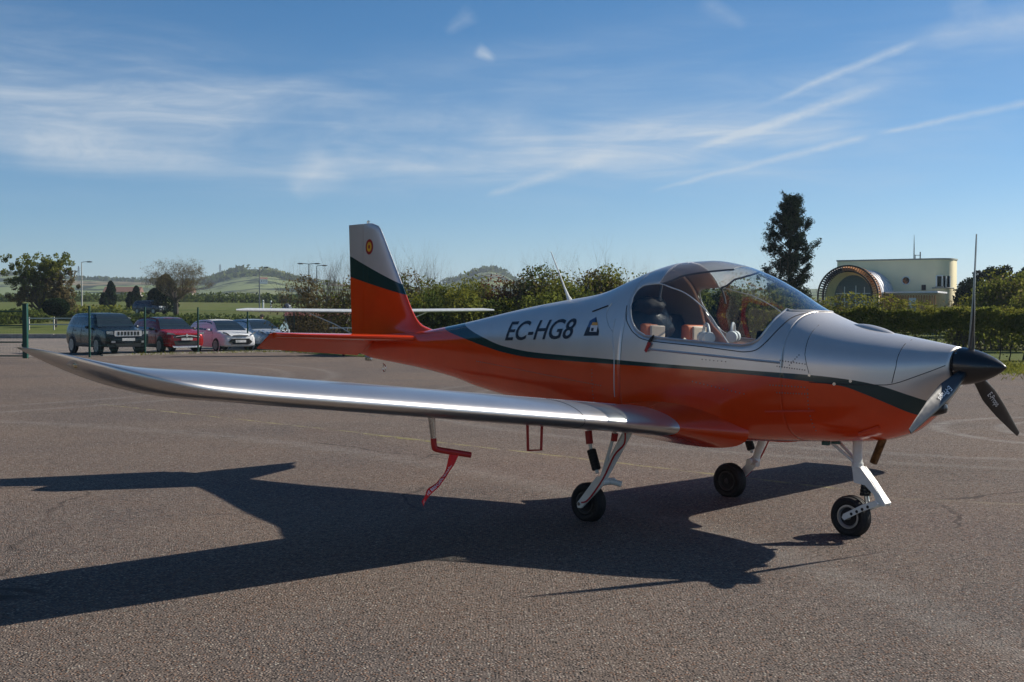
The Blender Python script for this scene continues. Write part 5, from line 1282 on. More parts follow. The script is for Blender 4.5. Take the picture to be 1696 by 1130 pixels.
SUV = dict(L=4.80, W=1.94, wheel_r=.385, wb=(1.46, -1.45), paint=car_paint('black_green_paint', (.010, .014, .018), .4), prof=[
    (-2.40, .55, .95, 1.02, .80, .70), (-2.33, .42, 1.06, 1.45, .90, .66), (-2.15, .36, 1.12, 1.66, .93, .67), (-1.7, .33, 1.12, 1.735, .95, .68), (-.6, .32, 1.10, 1.76, .96, .69), (.3, .32, 1.09, 1.735, .965, .68), (.62, .32, 1.09, 1.62, .965, .70), (1.22, .32, 1.08, 1.16, .96, .80), (1.8, .33, 1.02, 1.08, .95, .80), (2.2, .34, .98, 1.055, .93, .78), (2.36, .38, .92, 1.02, .90, .78), (2.40, .42, .86, .97, .86, .76)],
    ws=(1.20, .42), rw=(-2.16, -2.33), windows=((-2.10, -1.42, .18, .02), (-1.36, -.42, .02, .0), (-.36, .78, .0, -.36)), mirror=.68, doors=(-1.40, -.39, .92), handles=(-1.15, -.12), nose=lambda y: -.012+.3*max(0, y-.5)**1.7, face=face_suv, handle_mat=M_CBLK)
def face_cross(front, r, S):
    front('grille', [(-.62, .66), (.62, .66), (.50, .82), (-.50, .82)], M_CBLK, .03, .02)
    front('grille_bar', [(-.66, .70), (-.16, .76), (.16, .76), (.66, .70), (.66, .735), (.16, .80), (-.16, .80), (-.66, .735)], M_CHROME, .02, .03)
    front('badge', [(-.07, .79), (0, .71), (.07, .79), (0, .87)], M_CHROME, .02, .045)
    for s in (-1, 1):
        p = [(.50, .80), (.85, .84), (.86, .93), (.60, .88)]; front('headlight', p if s > 0 else mirror_poly(p), M_LAMP, .03, .03)
        p = [(.66, .40), (.80, .44), (.78, .66), (.70, .62)]; front('side_intake', p if s > 0 else mirror_poly(p), M_CBLK, .02, .03)
    front('lower_intake', [(-.52, .36), (.52, .36), (.60, .56), (-.60, .56)], M_CBLK, .02, .03); front('number_plate', rect(-.26, .26, .575, .68), M_PLATE, .02, .05); front('skid_plate', [(-.60, .26), (.60, .26), (.66, .34), (-.66, .34)], M_CHROME, .03, .035)
CROSS = dict(L=4.23, W=1.80, wheel_r=.34, wb=(1.32, -1.32), paint=car_paint('red_paint', (.42, .010, .013)), roof=car_paint('black_roof_paint', (.012, .013, .016)), prof=[
    (-2.11, .52, .90, .96, .76, .66), (-2.04, .38, 1.00, 1.30, .84, .62), (-1.85, .30, 1.06, 1.47, .87, .61), (-1.3, .26, 1.05, 1.55, .89, .62), (-.4, .25, 1.02, 1.58, .90, .63), (.25, .25, 1.01, 1.54, .90, .62), (.55, .25, 1.0, 1.42, .90, .64), (1.15, .25, .97, 1.04, .895, .76), (1.6, .26, .92, .98, .88, .76), (1.9, .27, .84, .91, .85, .72), (2.06, .28, .76, .87, .81, .70), (2.115, .32, .70, .80, .74, .66)],
    ws=(1.14, .34), rw=(-1.86, -2.03), windows=((-1.75, -1.18, .2, .02), (-1.14, -.30, .02, 0), (-.26, .74, 0, -.36)), mirror=.66, doors=(-1.16, -.28, .86), handles=(-.98, -.06), nose=lambda y: -.012+.45*max(0, y-.42)**1.6, face=face_cross, mirror_mat=M_CBLK)
def face_hatch(front, r, S):
    front('grille', [(-.44, .33), (.44, .33), (.62, .45), (.44, .60), (-.44, .60), (-.62, .45)], M_CBLK, .03, .03)
    front('grille_trim', [(-.46, .60), (.46, .60), (.47, .625), (-.47, .625)], M_CHROME, .02, .035); front('upper_grille', [(-.40, .73), (.40, .73), (.36, .765), (-.36, .765)], M_CBLK, .02, .03)
    front('number_plate', rect(-.26, .26, .43, .54), M_PLATE, .02, .05)
    for s in (-1, 1):
        p = [(.46, .72), (.80, .84), (.83, .94), (.66, .88)]; front('headlight', p if s > 0 else mirror_poly(p), M_LAMP, .03, .03)
        p = [(.64, .44), (.72, .42), (.75, .50), (.67, .53)]; front('fog_light', p if s > 0 else mirror_poly(p), M_CBLK, .02, .035)
HATCH = dict(L=3.95, W=1.72, wheel_r=.315, wb=(1.24, -1.24), paint=mat('white_paint', (.82, .83, .84), .45, spec=.25, var=.03), sill_mat=None, prof=[
    (-1.97, .48, .90, .98, .72, .60), (-1.90, .34, .98, 1.22, .80, .58), (-1.72, .26, 1.02, 1.36, .83, .57), (-1.2, .22, 1.0, 1.45, .85, .58), (-.35, .21, .96, 1.48, .86, .59), (.25, .21, .93, 1.43, .86, .59), (.5, .21, .92, 1.34, .86, .61), (1.15, .21, .89, .97, .855, .72), (1.5, .22, .84, .91, .84, .72), (1.78, .23, .74, .83, .80, .66), (1.92, .25, .68, .79, .76, .64), (1.975, .29, .62, .72, .68, .58)],
    ws=(1.14, .28), rw=(-1.72, -1.90), windows=((-1.62, -1.02, .2, .02), (-.98, -.22, .02, 0), (-.18, .74, 0, -.38)), mirror=.64, doors=(-1.0, -.2, .84), handles=(-.85, 0.0), nose=lambda y: -.012+.5*max(0, y-.40)**1.6, face=face_hatch)
HATCH['sill_mat'] = HATCH['paint']; HATCH['arch_mat'] = HATCH['paint']
SEDAN = dict(HATCH); SEDAN.update(L=4.2, paint=car_paint('pale_silver_paint', (.50, .55, .60), .3)); SEDAN['sill_mat'] = SEDAN['paint']; SEDAN['arch_mat'] = SEDAN['paint']
SEDAN['prof'] = [(p[0]*4.2/3.95,)+p[1:] for p in HATCH['prof']]; SEDAN['wb'] = (1.30, -1.30)
HEAD = rad(-50.8); GCAR = 'cars parked behind the mesh fence'
def park(px, Y, S):
    # px, Y of the nose's foot; the origin lies half a length behind it
    x = (px-848)/2052.4*Y-math.cos(HEAD)*S['L']/2; y = Y-math.sin(HEAD)*S['L']/2; return (x, y, ground_z(x, y))
make_car('parked_car', 'black off-road car with a chrome slotted grille, leftmost of the parked row', park(212, 51.6, SUV), HEAD, SUV, GCAR)
make_car('parked_car', 'red crossover car with a black roof', park(309, 54.3, CROSS), HEAD, CROSS, GCAR)
make_car('parked_car', 'white hatchback with a dark trapezoid grille next to the red car', park(398, 57.0, HATCH), HEAD, HATCH, GCAR)
sd = make_car('parked_car', 'pale silver car with its door open, partly behind the orange elevator', park(455, 61.0, SEDAN), HEAD, SEDAN, GCAR)
dm = MB(); a = rad(62); c, s = math.cos(a), math.sin(a)
def dpt(u, z, t=0.0): return (.82-u*c+t*s*.0, .86+u*s, z)
dm.prism([dpt(0, .34), dpt(1.02, .34), dpt(1.04, .94), dpt(0, .92)], (.05, .03, 0)); dr_o = dm.build('open_door', SEDAN['paint'], sd, smooth=False, bevel=.02)
dm = MB(); dm.prism([dpt(.06, .95), dpt(1.0, .96), dpt(.80, 1.34), dpt(.55, 1.36)], (.02, .012, 0)); dm.build('door_glass', mat('bluish_glass', (.25, .36, .42), .08, coat=1.0), dr_o, smooth=False)
FAR = dict(SUV); FAR.update(paint=car_paint('dark_blue_paint', (.016, .020, .040), .3))
l = at_px(250, 160); make_car('far_car', 'dark blue car standing beyond the grass behind the black car', l, rad(-30), FAR, None)
for px, Y, lb in ((306, 330, 'white car far off left of the bare tree trunk'), (318, 335, 'white car far off right of the bare tree trunk'), (158, 340, 'white car far off beside the small conifers')):
    l = at_px(px, Y); make_car('far_car', lb, l, rad(200), HATCH, 'white cars in the distance')

# ------------------------------------------------------------------ high-wing aeroplane behind
def high_wing():
    Y = 50.5; x = (608-848)/2052.4*Y; z = ground_z(x, Y)
    hd = rad(-78)
    r = empty('high_wing_aeroplane', (x, Y, z), hd, 'white strut-braced high-wing aeroplane parked behind the tail fin', 'aircraft')
    MW = mat('white_gelcoat', (.72, .72, .69), .35, coat=.5)
    zw = 1.78
    for sg in (-1, 1):
        m = MB(); rows = []
        for t in [i/12 for i in range(13)]:
            y = .25+4.95*t; ch = 1.25-.1*t; ch = ch*(1 if t < .95 else math.sqrt(max(.1, 1-((t-.95)/.06)**2))); R0 = []
            for i in range(13):
                c_ = .5*(1-math.cos(math.pi*i/12)); u, l_ = naca(c_, .12); R0.append((.45-c_*ch, u*ch))
            for i in range(11, 0, -1):
                c_ = .5*(1-math.cos(math.pi*i/12)); u, l_ = naca(c_, .12); R0.append((.45-c_*ch, l_*ch))
            rows.append([(a_, sg*y, zw+.012*y+b_) for a_, b_ in R0])
        m.loft(rows, True, True); m.build('wing', MW, r)
        s_ = MB(); s_.tube([(.15, sg*2.45, zw+.0), (.12, sg*1.3, zw-.5), (.10, sg*.42, .78)], .022, 8); s_.build('wing_strut', MW, r)
        wh = bpy.data.objects.new('main_wheel', None); COL.objects.link(wh); wh.parent = r
        t_ = MB(); t_.lathe([(-.05, .12), (-.06, .18), (-.03, .21), (.03, .21), (.06, .18), (.05, .12)], 20, Matrix.Rotation(math.pi/2, 3, 'Z'), (-.1, sg*.95, .21)); t_.build('tyre', M_RUB, wh)
        t_ = MB(); t_.lathe([(-.055, .05), (-.05, .12), (.05, .12), (.055, .05)], 16, Matrix.Rotation(math.pi/2, 3, 'Z'), (-.1, sg*.95, .21)); t_.build('rim', M_RIM, wh)
        t_ = MB(); t_.tube([(-.1, sg*.95, .21), (-.1, sg*.35, .55)], .03, 8); t_.build('gear_leg', MW, r)
    m = MB(); rows = []
    for x_, w_, zb, zt in ((1.75, .10, .85, 1.05), (1.6, .30, .65, 1.2), (1.0, .46, .50, 1.32), (.55, .54, .46, 1.72), (.0, .55, .46, 1.80), (-.8, .48, .52, 1.72), (-1.5, .32, .70, 1.40), (-3.0, .16, .88, 1.15), (-4.2, .06, .98, 1.10)):
        zm = (zb+zt)/2; rows.append([(x_, w_*math.copysign(abs(math.cos(a_))**.7, math.cos(a_)), zm+(zt-zb)/2*math.copysign(abs(math.sin(a_))**.7, math.sin(a_))) for a_ in [k*2*math.pi/20 for k in range(20)]])
    m.loft(rows, True, True); m.build('fuselage', MW, r)
    m = MB(); m.loft([[(1.02, y_*.40, 1.335), (.58, y_*.42, 1.72)] for y_ in (-1, -.5, 0, .5, 1)], False); m.build('windscreen', M_CGLASS, r)
    m = MB(); m.prism([(-3.6, -.02, 1.1), (-4.3, -.02, 1.05), (-4.45, -.02, 1.95), (-4.0, -.02, 1.95)], (0, .04, 0)); m.build('fin', MW, r, smooth=False, bevel=.01)
    m = MB(); m.box((-4.0, 0, 1.08), (.65, 2.5, .04)); m.build('stabilizer', MW, r, bevel=.015)
    nw = bpy.data.objects.new('nose_wheel', None); COL.objects.link(nw); nw.parent = r
    m = MB(); m.lathe([(-.04, .11), (-.05, .16), (-.03, .185), (.03, .185), (.05, .16), (.04, .11)], 18, Matrix.Rotation(math.pi/2, 3, 'Z'), (1.25, 0, .185)); m.build('tyre', M_RUB, nw)
    m = MB(); m.tube([(1.25, .07, .185), (1.25, .07, .45), (1.25, 0, .62)], .02, 6); m.build('fork', MW, nw)
    for k in range(3):
        a_ = k*2.094+.3; d = Vector((0, math.cos(a_), math.sin(a_))); e = Vector((.03, -d.z*.05, d.y*.05)); m = MB(); c0 = Vector((1.80, 0, .95)); m.prism([c0-e*.6, c0+d*.8-e*.4, c0+d*.8+e*.4, c0+e*.6], (.012, 0, 0)); m.build('propeller_blade', M_BLACKC, r, smooth=False)
    m = MB(); m.lathe([(1.72, .11), (1.85, .10), (1.95, .05), (1.98, .005)], 16, None, (0, 0, .95)); m.build('spinner', MW, r)
high_wing()

# ------------------------------------------------------------------ person by the open car
def person():
    l = at_px(434, 66.0); r = empty('person', l, rad(215), 'person in a dark jacket standing behind the pale silver car', 'person')
    J = {'pel': (0, 0, .93), 'sp': (0, 0, 1.12), 'ch': (0, 0, 1.32), 'nk': (.01, 0, 1.47), 'hd': (.03, 0, 1.56), 'ht': (.03, 0, 1.68),
         'ls': (0, .17, 1.40), 'le': (.03, .24, 1.13), 'lw': (.14, .20, .95), 'rs': (0, -.17, 1.40), 're': (.05, -.23, 1.15), 'rw': (.22, -.16, 1.05),
         'lh': (0, .09, .88), 'lk': (.03, .10, .49), 'la': (-.02, .11, .09), 'lt': (.12, .12, .04), 'rh': (0, -.09, .88), 'rk': (.02, -.10, .49), 'ra': (-.02, -.11, .09), 'rt': (.12, -.12, .04)}
    rad_ = {'pel': .13, 'sp': .125, 'ch': .145, 'nk': .058, 'hd': .085, 'ht': .062, 'ls': .075, 'le': .05, 'lw': .036, 'rs': .075, 're': .05, 'rw': .036, 'lh': .095, 'lk': .062, 'la': .045, 'lt': .042, 'rh': .095, 'rk': .062, 'ra': .045, 'rt': .042}
    E_ = [('pel', 'sp'), ('sp', 'ch'), ('ch', 'nk'), ('nk', 'hd'), ('hd', 'ht'), ('ch', 'ls'), ('ls', 'le'), ('le', 'lw'), ('ch', 'rs'), ('rs', 're'), ('re', 'rw'), ('pel', 'lh'), ('lh', 'lk'), ('lk', 'la'), ('la', 'lt'), ('pel', 'rh'), ('rh', 'rk'), ('rk', 'ra'), ('ra', 'rt')]
    K = list(J)
    for hnd, y0, el in (('l', 1, 'lw'), ('r', -1, 'rw')):
        w = Vector(J[el]); p_ = w+Vector((.05, 0, -.06)); J[hnd+'p'] = tuple(p_); rad_[hnd+'p'] = .03; K.append(hnd+'p'); E_.append((el, hnd+'p'))
        for k in range(5):
            f = p_+Vector((.035, (k-2)*.017*(1 if k else 1.6), -.055+.012*abs(k-2))); n_ = hnd+'f%d' % k; J[n_] = tuple(f); rad_[n_] = .009; K.append(n_); E_.append((hnd+'p', n_))
    me = bpy.data.meshes.new('body'); me.from_pydata([J[k] for k in K], [(K.index(a), K.index(b)) for a, b in E_], [])
    o = obj('body', me, r); m1 = o.modifiers.new('skin', 'SKIN')
    for i, k in enumerate(K): me.skin_vertices[0].data[i].radius = (rad_[k], rad_[k])
    me.skin_vertices[0].data[0].use_root = True
    o.modifiers.new('sub', 'SUBSURF').render_levels = 2; o.modifiers['sub'].levels = 1; m1.use_smooth_shade = True
    m, nt, b = new_mat('clothes_and_skin'); k = NT(nt); z = k.n('ShaderNodeSeparateXYZ'); k.l(k.n('ShaderNodeTexCoord').outputs['Object'], z.inputs[0])
    col = k.mix(k.ramp(z.outputs[2], .885, .90), (.02, .022, .032), (.014, .014, .017)); col = k.mix(k.ramp(z.outputs[2], 1.475, 1.485), col, (.42, .24, .17)); k.l(col, b.inputs['Base Color']); b.inputs['Roughness'].default_value = .8; me.materials.append(m)
    h = blob('hair', (.0, 0, 1.635), (.105, .09, .085), mat('dark_hair', (.03, .02, .014), .8), r, 3)
    f = MB(); f.tube([(.105, 0, 1.60), (.135, 0, 1.565), (.112, 0, 1.555)], [.008, .014, .008], 6); f.build('nose', mat('skin', (.42, .24, .17), .6), r)
    e = MB()
    for s in (-1, 1): e.lathe([(-.004, .004), (0, .010), (.006, .004)], 8, None, (.110, s*.032, 1.60))
    e.build_each('eye', M_INT, r); f = MB(); f.box((.108, 0, 1.528), (.012, .045, .010)); f.build('mouth', M_REDTUBE, r)
person()

# ------------------------------------------------------------------ lamp posts, pylons, small fixtures
M_POLE = mat('grey_pole', (.16, .17, .18), .5, metal=.4); M_POLEW = mat('pale_pole', (.50, .47, .42), .6)
GL = 'street lamps beyond the car park'
def lamp(px, Y, row, lb, arms=1, m_=M_POLE):
    l = at_px(px, Y); h = z_row(row, Y)-l[2]; r = empty('street_lamp', l, 0, lb, 'street lamp', GL)
    m = MB(); m.tube([(0, 0, -.1), (0, 0, h*.5), (0, 0, h-.05)], [.10, .08, .05], 8); m.build('pole', m_, r)
    for k in range(arms):
        s = 1 if k == 0 else -1; m = MB(); m.tube([(0, 0, h-.06), (s*.35, 0, h), (s*.9, 0, h+.02)], .04, 6); a_ = m.build('arm', m_, r)
        m = MB(); m.lathe([(-.35, .03), (-.25, .13), (.1, .15), (.35, .04)], 10, Matrix.Diagonal((s, 1, .6)), (s*.95, 0, h)); m.build('lamp_head', M_POLE, a_)
lamp(136, 150, 434, 'single-arm street lamp right of the spreading tree', 1, M_POLEW); lamp(430, 170, 443, 'single-arm street lamp against the round hill')
lamp(512, 140, 437, 'double-arm street lamp above the leafless shrubs', 2); lamp(525, 150, 440, 'single-arm street lamp beside the double one')
def pylon(px, Y, row, lb):
    X = (px-848)/2052.4*Y; l = (X, Y, ground_z(X, Y)); h = max(6, z_row(row, Y)-l[2]); r = empty('pylon', l, 0, lb, 'pylon', 'pylons on the skyline'); m = MB(); w = h*.07
    for sx_ in (-1, 1):
        for sy in (-1, 1): m.tube([(sx_*w, sy*w, -.5), (sx_*w*.25, sy*w*.25, h)], .16, 3)
    for k in range(6): z0 = h*k/6; z1 = h*(k+1)/6; a_ = w*(1-.75*k/6); b_ = w*(1-.75*(k+1)/6); m.tube([(-a_, -a_, z0), (b_, -b_, z1)], .10, 3); m.tube([(a_, -a_, z0), (-b_, -b_, z1)], .10, 3)
    m.build('lattice', M_POLE, r, smooth=False); m = MB()
    for k in (.72, .86): m.tube([(-w*1.6, 0, h*k), (w*1.6, 0, h*k)], .14, 3)
    m.build('crossarms', M_POLE, r, smooth=False)
pylon(365, 1560, 438, 'lattice pylon on the hill left of the round summit'); pylon(131, 1300, 441, 'lattice pylon beside the left street lamp')
def post(px, Y, r0, r1, w, lb, m_):
    l = at_px(px, Y); zb, zt = z_row(r1, Y), z_row(r0, Y); r = empty('marker_post', (l[0], l[1], l[2]), 0, lb, 'post', 'white marker posts'); m = MB(); m.tube([(0, 0, -.2), (0, 0, zt-l[2]-.1), (0, 0, zt-l[2])], [w, w, w*.7], 10); m.build('shaft', m_, r)
    m = MB(); m.tube([(0, 0, zt-l[2]-.35), (0, 0, zt-l[2]-.2)], w*1.06, 10); m.build('reflector_band', M_POLE, r)
post(436, 190, 497, 507, .13, 'left white marker post below the round hill', M_WHITE); post(449, 190, 498, 507, .12, 'right white marker post below the round hill', M_WHITE)
l = at_px(476, 80); zt = z_row(502, 80)-l[2]; r = empty('domed_column', l, 0, 'grey dome-topped column left of the leafless shrubs', 'column')
m = MB(); m.tube([(0, 0, -.1), (0, 0, zt-.5)], .17, 16); m.build('shaft', M_POLE, r); m = MB(); m.lathe([(0, .18), (.06, .27), (.25, .27), (.38, .20), (.46, .08), (.48, .005)], 20, Matrix.Rotation(-math.pi/2, 3, 'Y'), (0, 0, zt-.5)); m.build('dome', mat('dome_grey', (.20, .24, .30), .4), r)
# low dark shed with a reddish roof
l = at_px(527, 66); r = empty('shed', l, rad(4), 'low dark shed with a reddish roof behind the high-wing aeroplane', 'shed'); hz = z_row(523, 66)-l[2]
m = MB(); m.box((0, 0, hz/2-.1), (3.1, 2.0, hz+.2)); m.build('wall', mat('dark_boards', (.035, .028, .024), .9, var=.3, vscale=3), r)
for i in range(9): m = MB(); m.box((-1.4+i*.35, -1.012, hz/2), (.31, .02, hz-.05)); m.build('board', mat('board_brown', (.045, .034, .026), .9, var=.3, vscale=4), r)
m = MB(); m.box((.25, -1.04, hz*.62), (1.6, .03, hz*.42)); m.build('panel', mat('grey_panel', (.14, .13, .125), .7), r); m = MB(); m.prism([(-1.7, -1.2, hz), (-1.7, 0, hz+.22), (-1.7, 1.2, hz)], (3.4, 0, 0)); m.build('roof', mat('red_roof', (.16, .045, .035), .8), r, smooth=False)
yh_ = next((y_ for y_ in range(900, 1600, 5) if 517.5-2052.4*(ground_z((437-848)/2052.4*y_, y_)-EYE)/y_ < 470), 1300); l = ((437-848)/2052.4*yh_, yh_, ground_z((437-848)/2052.4*yh_, yh_)); r = empty('farmhouse', l, .3, 'white farmhouse on the flank of the round hill', 'house'); m = MB(); m.box((0, 0, 1.8), (6, 5, 4)); m.build('wall', mat('limewash', (.75, .73, .68), .9), r); m = MB(); m.prism([(-3.3, -3, 3.8), (-3.3, 0, 5.4), (-3.3, 3, 3.8)], (6.6, 0, 0)); m.build('roof', mat('tile_roof', (.22, .09, .05), .9), r, smooth=False)
for sx_ in (-1.8, 0, 1.8): m = MB(); m.box((sx_, -2.52, 2.2), (.8, .05, 1.2)); m.build('window', M_CGLASS, r)
for px, Y, w, lb in ((205, 330, 9, 'long low house with a brown roof between the conifers'), (300, 345, 7, 'brown-roofed house behind the bare tree')):
    l = at_px(px, Y); r = empty('house', l, .1, lb, 'house', 'houses beyond the meadow'); m = MB(); m.box((0, 0, 1.2), (w, 5, 2.6)); m.build('wall', mat('render_wall', (.45, .40, .34), .9), r); m = MB(); m.prism([(-w/2-.3, -3, 2.5), (-w/2-.3, 0, 3.9), (-w/2-.3, 3, 2.5)], (w+.6, 0, 0)); m.build('roof', mat('brown_tiles', (.17, .095, .07), .9), r, smooth=False)
    for k in range(3): m = MB(); m.box((-w*.3+k*w*.3, -2.52, 1.3), (.9, .05, 1.1)); m.build('window', M_CGLASS, r)
# ranch rail along the meadow
l = at_px(110, 101); r = empty('paddock_rail', l, .05, 'weathered paddock rail behind the ball tree', 'fence')
for i in range(5): m = MB(); m.box((-3+i*2.0, 0, .5), (.10, .10, 1.1)); m.build('post', M_POLEW, r)
for h in (.45, .95): m = MB(); m.box((1.0, -.07, h), (8.4, .04, .10)); m.build('rail', M_POLEW, r)

# ------------------------------------------------------------------ cream building with the arched pergola
def building():
    f0 = 2052.4
    Yr, Yl = 97.0, 101.6
    xr_, xl_ = (1583-848)/f0*Yr, (1386-848)/f0*Yl
    LW = math.hypot(xr_-xl_, Yr-Yl); cx_, cy_ = (xr_-xl_)/LW, (Yr-Yl)/LW; rz = math.atan2(cy_, cx_)
    def loc(px, d):
        # wall coordinate of the vertical line seen at px, on the plane a distance d in front of the wall
        u = (px-848)/f0; ox_, oy_ = xl_+cy_*d, Yl-cx_*d       # outward normal is (cy, -cx)
        s_ = (u*oy_-ox_)/(cx_-u*cy_); return s_, oy_+s_*cy_
    gz = ground_z(xl_, Yl)
    def X(px, d=0.0): return loc(px, d)[0]
    def Z(row, px, d=0.0): return EYE+(517.5-row)*loc(px, d)[1]/f0-gz
    MY = mat('yellow_render', (.74, .62, .30), .85, var=.08, vscale=.8); MC = mat('cream_render', (.88, .78, .50), .85, var=.05, vscale=.6, bump=.1); MRIM = mat('parapet_grey', (.30, .31, .27), .7); MWD = mat('red_timber', (.42, .19, .07), .6); MDK = mat('dark_timber', (.030, .020, .016), .6); MZN = mat('zinc_roof', (.66, .67, .70), .42, metal=.2)
    r = empty('cream_building', (xl_, Yl, gz), rz, 'cream flat-roofed building with rounded corner and arched timber pergola', 'building')
    zt = Z(429.5, 1500); x0, x1 = 0.0, LW-.40; R = 1.25; D = 2.6
    def outline(off=0.0):
        return [(x0-off, 0-off), (x1-R, 0-off)]+[(x1-R+(R+off)*math.sin(a), R-(R+off)*math.cos(a)) for a in np.linspace(.05, math.pi/2, 12)]+[(x1+off, D+off), (x0-off, D+off)]
    m = MB(); P = outline(); m.loft([[(x, y, z) for x, y in P] for z in (-.5, zt)], True, True); m.build('wall', MC, r, angle=30)
    m = MB(); P = outline(.06); m.loft([[(x, y, z) for x, y in P] for z in (zt-.08, zt+.03)], True, True); m.build('parapet', MRIM, r, angle=30)
    def on(name, px0, px1, r0, r1, mm, off=.03, frame=True):
        a, b, c, d = X(px0), X(px1), Z(r1, px0), Z(r0, px0); f = MB(); f.box(((a+b)/2, -off/2, (c+d)/2), (b-a, off, d-c)); w = f.build(name, mm, r)
        if frame:
            f = MB(); t = .07
            f.box(((a+b)/2, -off-.02, d), (b-a+t, .05, t)); f.box((a, -off-.02, (c+d)/2), (t, .05, d-c-t)); f.box((b, -off-.02, (c+d)/2), (t, .05, d-c-t)); f.build_each('window_frame', M_WHITE, w, smooth=False)
            f = MB(); f.box(((a+b)/2, -off-.05, c-.03), (b-a+.2, .16, .07)); f.build('window_sill', MRIM, w)
        return w
    on('window', 1551, 1560, 457, 475, M_CGLASS)
    f = MB(); zz0, zz1 = Z(476, 1575), Z(457, 1575); rows = []
    for a in np.linspace(.12, 1.0, 9): rows.append([(x1-R+(R+.03)*math.sin(a), R-(R+.03)*math.cos(a), z) for z in (zz0, zz1)])
    f.loft(rows, False); bw = f.build('corner_window', M_CGLASS, r)
    for a in np.linspace(.12, 1.0, 4): f = MB(); f.box((x1-R+(R+.06)*math.sin(a), R-(R+.06)*math.cos(a), (zz0+zz1)/2), (.07, .07, zz1-zz0)); f.build('mullion', M_WHITE, bw)
    f = MB(); f.tube([(x1-R+(R+.12)*math.sin(a), R-(R+.12)*math.cos(a), zz0-.05) for a in np.linspace(-.1, 1.3, 9)], .06, 6); f.build('window_sill', MRIM, bw)
    f = MB(); cx, cz = X(1500), Z(465, 1500); f.lathe([(-.02, .30), (.03, .30)], 24, Matrix.Rotation(-math.pi/2, 3, 'Z'), (cx, 0, cz)); pw = f.build('round_window', M_CGLASS, r)
    f = MB(); f.tube([(cx+.31*math.cos(t), -.05, cz+.31*math.sin(t)) for t in np.linspace(0, 2*math.pi, 25)], .04, 6); f.build('window_frame', M_WHITE, pw)
    on('vent', 1526, 1533, 472, 481, MDK, .06, False)
    # barrel vault annex reaching out from the wall towards the hedge
    dep = 6.2; ax, Yh = loc(1404, dep); ar = 45.0*Yh/f0; az = Z(490, 1404, dep); y0, y1 = -dep, .2; n = 24
    m = MB(); m.loft([[(ax+ar*math.cos(a), y, az+ar*math.sin(a)) for a in np.linspace(0, math.pi, n)] for y in np.linspace(y0+1.1, y1, 6)], False); v = m.build('vault_roof', MZN, r); sm_ = v.modifiers.new('t', 'SOLIDIFY'); sm_.thickness = .06
    m = MB()
    for s_ in (-1, 1): m.box((ax+s_*(ar-.08), (y0+1.1+y1)/2, az/2-.2), (.14, y1-y0-1.1, az+.38))
    m.build_each('annex_wall', MC, r, smooth=False)
    for y in np.linspace(y0+1.4, y1-.3, 7):
        f = MB(); f.tube([(ax+(ar+.02)*math.cos(a), y, az+(ar+.02)*math.sin(a)) for a in np.linspace(0, math.pi, n)], .025, 4); f.build('standing_seam', MZN, v)
    m = MB(); ri = ar*.97; gy0 = y0+1.15; m.add([(ax, gy0, az)]+[(ax+ri*math.cos(a), gy0, az+ri*math.sin(a)) for a in np.linspace(0, math.pi, n)]+[(ax-ri, gy0, -.3), (ax+ri, gy0, -.3)], [(0, i, i+1) for i in range(1, n)]+[(1, n+2, n+1, n)]); m.build('gable_wall', MY, r, smooth=False)
    gr_ = ar*.70; gy = gy0-.04; gxc = ax+.12; gz0 = az-.22
    m = MB(); m.add([(gxc, gy, gz0)]+[(gxc+gr_*math.cos(a), gy, gz0+gr_*1.25*math.sin(a)) for a in np.linspace(0, math.pi, n)]+[(gxc-gr_, gy, gz0-1.0), (gxc+gr_, gy, gz0-1.0)], [(0, i, i+1) for i in range(1, n)]+[(1, n+2, n+1, n)]); gw = m.build('arched_window', mat('window_glass', (.10, .15, .17), .07, coat=1.0), r, smooth=False)
    for u in (-.45, 0.15, .6): f = MB(); f.box((gxc+u*gr_, gy-.04, gz0+.1), (.06, .06, 1.9-.5*abs(u))); f.build('mullion', M_WHITE, gw)
    for h in (-.25, .40): f = MB(); f.box((gxc, gy-.05, gz0+h), (gr_*1.8, .06, .06)); f.build('glazing_bar', M_WHITE, gw)
    for y, ro, mm in ((y0-.10, ar*1.10, MDK), (y0-.10, ar*.90, MDK), (y0+1.0, ar*1.07, MWD)):
        f = MB(); f.tube([(ax+ro, y, -.3)]+[(ax+ro*math.cos(a), y, az+ro*math.sin(a)) for a in np.linspace(0, math.pi, 30)]+[(ax-ro, y, -.3)], .07, 6); f.build('pergola_hoop', mm, r)
    for i in range(37):
        a = math.pi*i/36; f = MB(); f.box((ax+ar*1.0*math.cos(a), y0+.28, az+ar*1.0*math.sin(a)), (ar*.20, .85, .06), M=Matrix.Rotation(-a, 3, 'Y')); f.build('pergola_slat', MWD if i < 21 else MDK, r)
    # flat slatted porch to the right of the annex
    dp = 4.2; zx0, zx1 = X(1458, dp), X(1549, dp); zp = Z(486, 1500, dp)
    m = MB(); m.box(((zx0+zx1)/2, -dp/2-.1, zp+.06), (zx1-zx0+.3, dp-.4, .14)); m.build('porch_roof', MZN, r, bevel=.03)
    for i in range(21):
        x = zx0+.08+(zx1-zx0-.16)*i/20; f = MB(); f.box((x, -dp+.2, zp/2-.1), (.10, .05, zp-.1)); f.build('porch_slat', MWD, r)
    f = MB(); f.box((zx0+(zx1-zx0)*.58, -dp+.14, zp*.45), (.55, .04, zp*.85)); f.build('porch_door', M_WHITE, r)
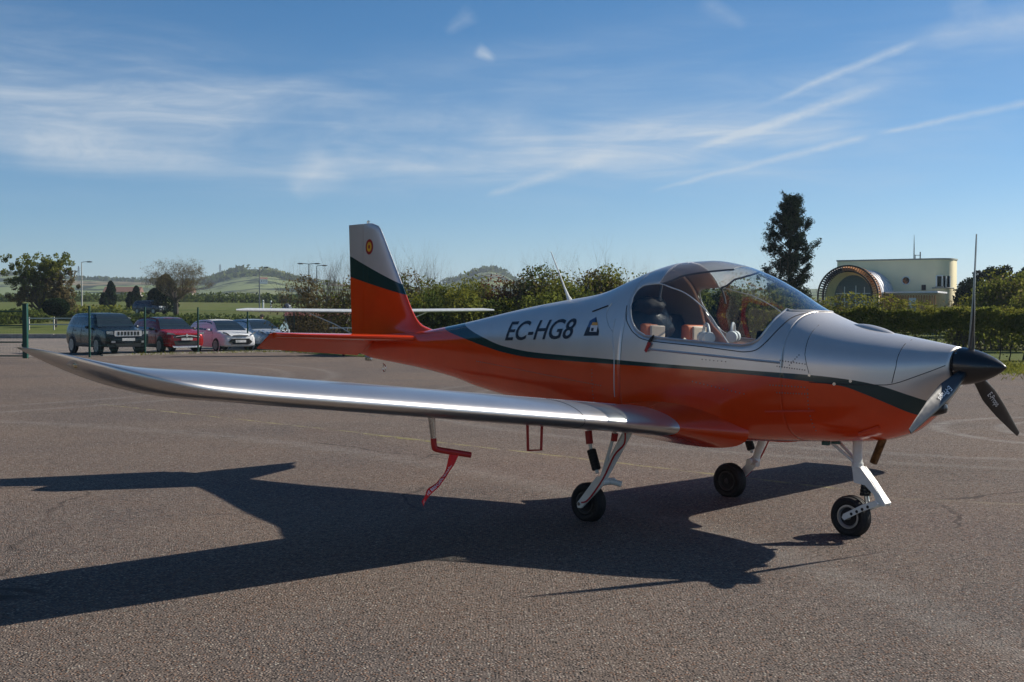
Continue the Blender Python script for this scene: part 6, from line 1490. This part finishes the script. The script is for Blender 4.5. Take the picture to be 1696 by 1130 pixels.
    # roof mast
    bx, _ = loc(1513, -1.3); c_, s_ = math.cos(rz), math.sin(rz); ma = empty('roof_mast', (xl_+bx*c_-1.3*s_, Yl+bx*s_+1.3*c_, gz+zt), 0, 'thin antenna mast on the roof of the cream building', 'antenna'); f = MB(); f.tube([(0, 0, -.1), (0, 0, 1.0), (0, 0, 2.0)], [.05, .04, .012], 6); f.build('mast', M_POLE, ma)
    f = MB(); f.tube([(0, 0, .35), (.55, 0, .35)], .025, 5); f.tube([(.5, 0, -.05), (.5, 0, .62)], .05, 6); f.tube([(.1, 0, -.05), (.1, 0, .4)], .03, 6); f.build('bracket', M_POLE, ma)
building()

# ------------------------------------------------------------------ sunlit airfield hangar left of and behind the viewpoint (mirrored in the silver flank)
def hangar():
    r = empty('hangar', (-30, -12, 0), 0, 'beige airfield hangar standing outside the frame left of the viewpoint', 'building'); MH = mat('hangar_sheet', (.46, .41, .34), .7, var=.08, vscale=.5); MD_ = mat('hangar_door', (.38, .36, .33), .6, var=.08, vscale=.5)
    m = MB(); m.prism([(0, -17, 0), (-16, -17, 0), (-16, -17, 9.2), (-8, -17, 11.4), (0, -17, 9.2)], (0, 34, 0)); m.build('wall', MH, r, smooth=False)
    m = MB(); m.prism([(.4, -17.3, 9.1), (-8, -17.3, 11.42), (-16.4, -17.3, 9.1), (-16.4, -17.3, 9.35), (-8, -17.3, 11.7), (.4, -17.3, 9.35)], (0, 34.6, 0)); m.build('roof', mat('hangar_roof', (.30, .30, .31), .5), r, smooth=False)
    for i in range(6): m = MB(); m.box((.06, -13+i*5.1, 2.5), (.10, 4.9, 5.0)); d = m.build('sliding_door', MD_, r, bevel=.02); m = MB(); m.box((.14, -13+i*5.1+2.0, 1.1), (.06, .06, .5)); m.build('door_handle', M_POLE, d)
hangar()
# ------------------------------------------------------------------ the air: a thin even haze over the valley
hz_ = MB(); hz_.box((0, 1600, 47), (5200, 4400, 122)); haze = hz_.build('haze', [], smooth=False, kind='stuff', label='thin pale haze over the valley', category='haze')
m = bpy.data.materials.new('haze_air'); m.use_nodes = True; nt = m.node_tree; nt.nodes.clear(); k = NT(nt)
vo_ = k.n('ShaderNodeVolumePrincipled'); vo_.inputs['Color'].default_value = (.74, .86, 1.0, 1); vo_.inputs['Density'].default_value = .00020; vo_.inputs['Anisotropy'].default_value = .3
out = k.n('ShaderNodeOutputMaterial'); k.l(vo_.outputs[0], out.inputs['Volume']); haze.data.materials.append(m)
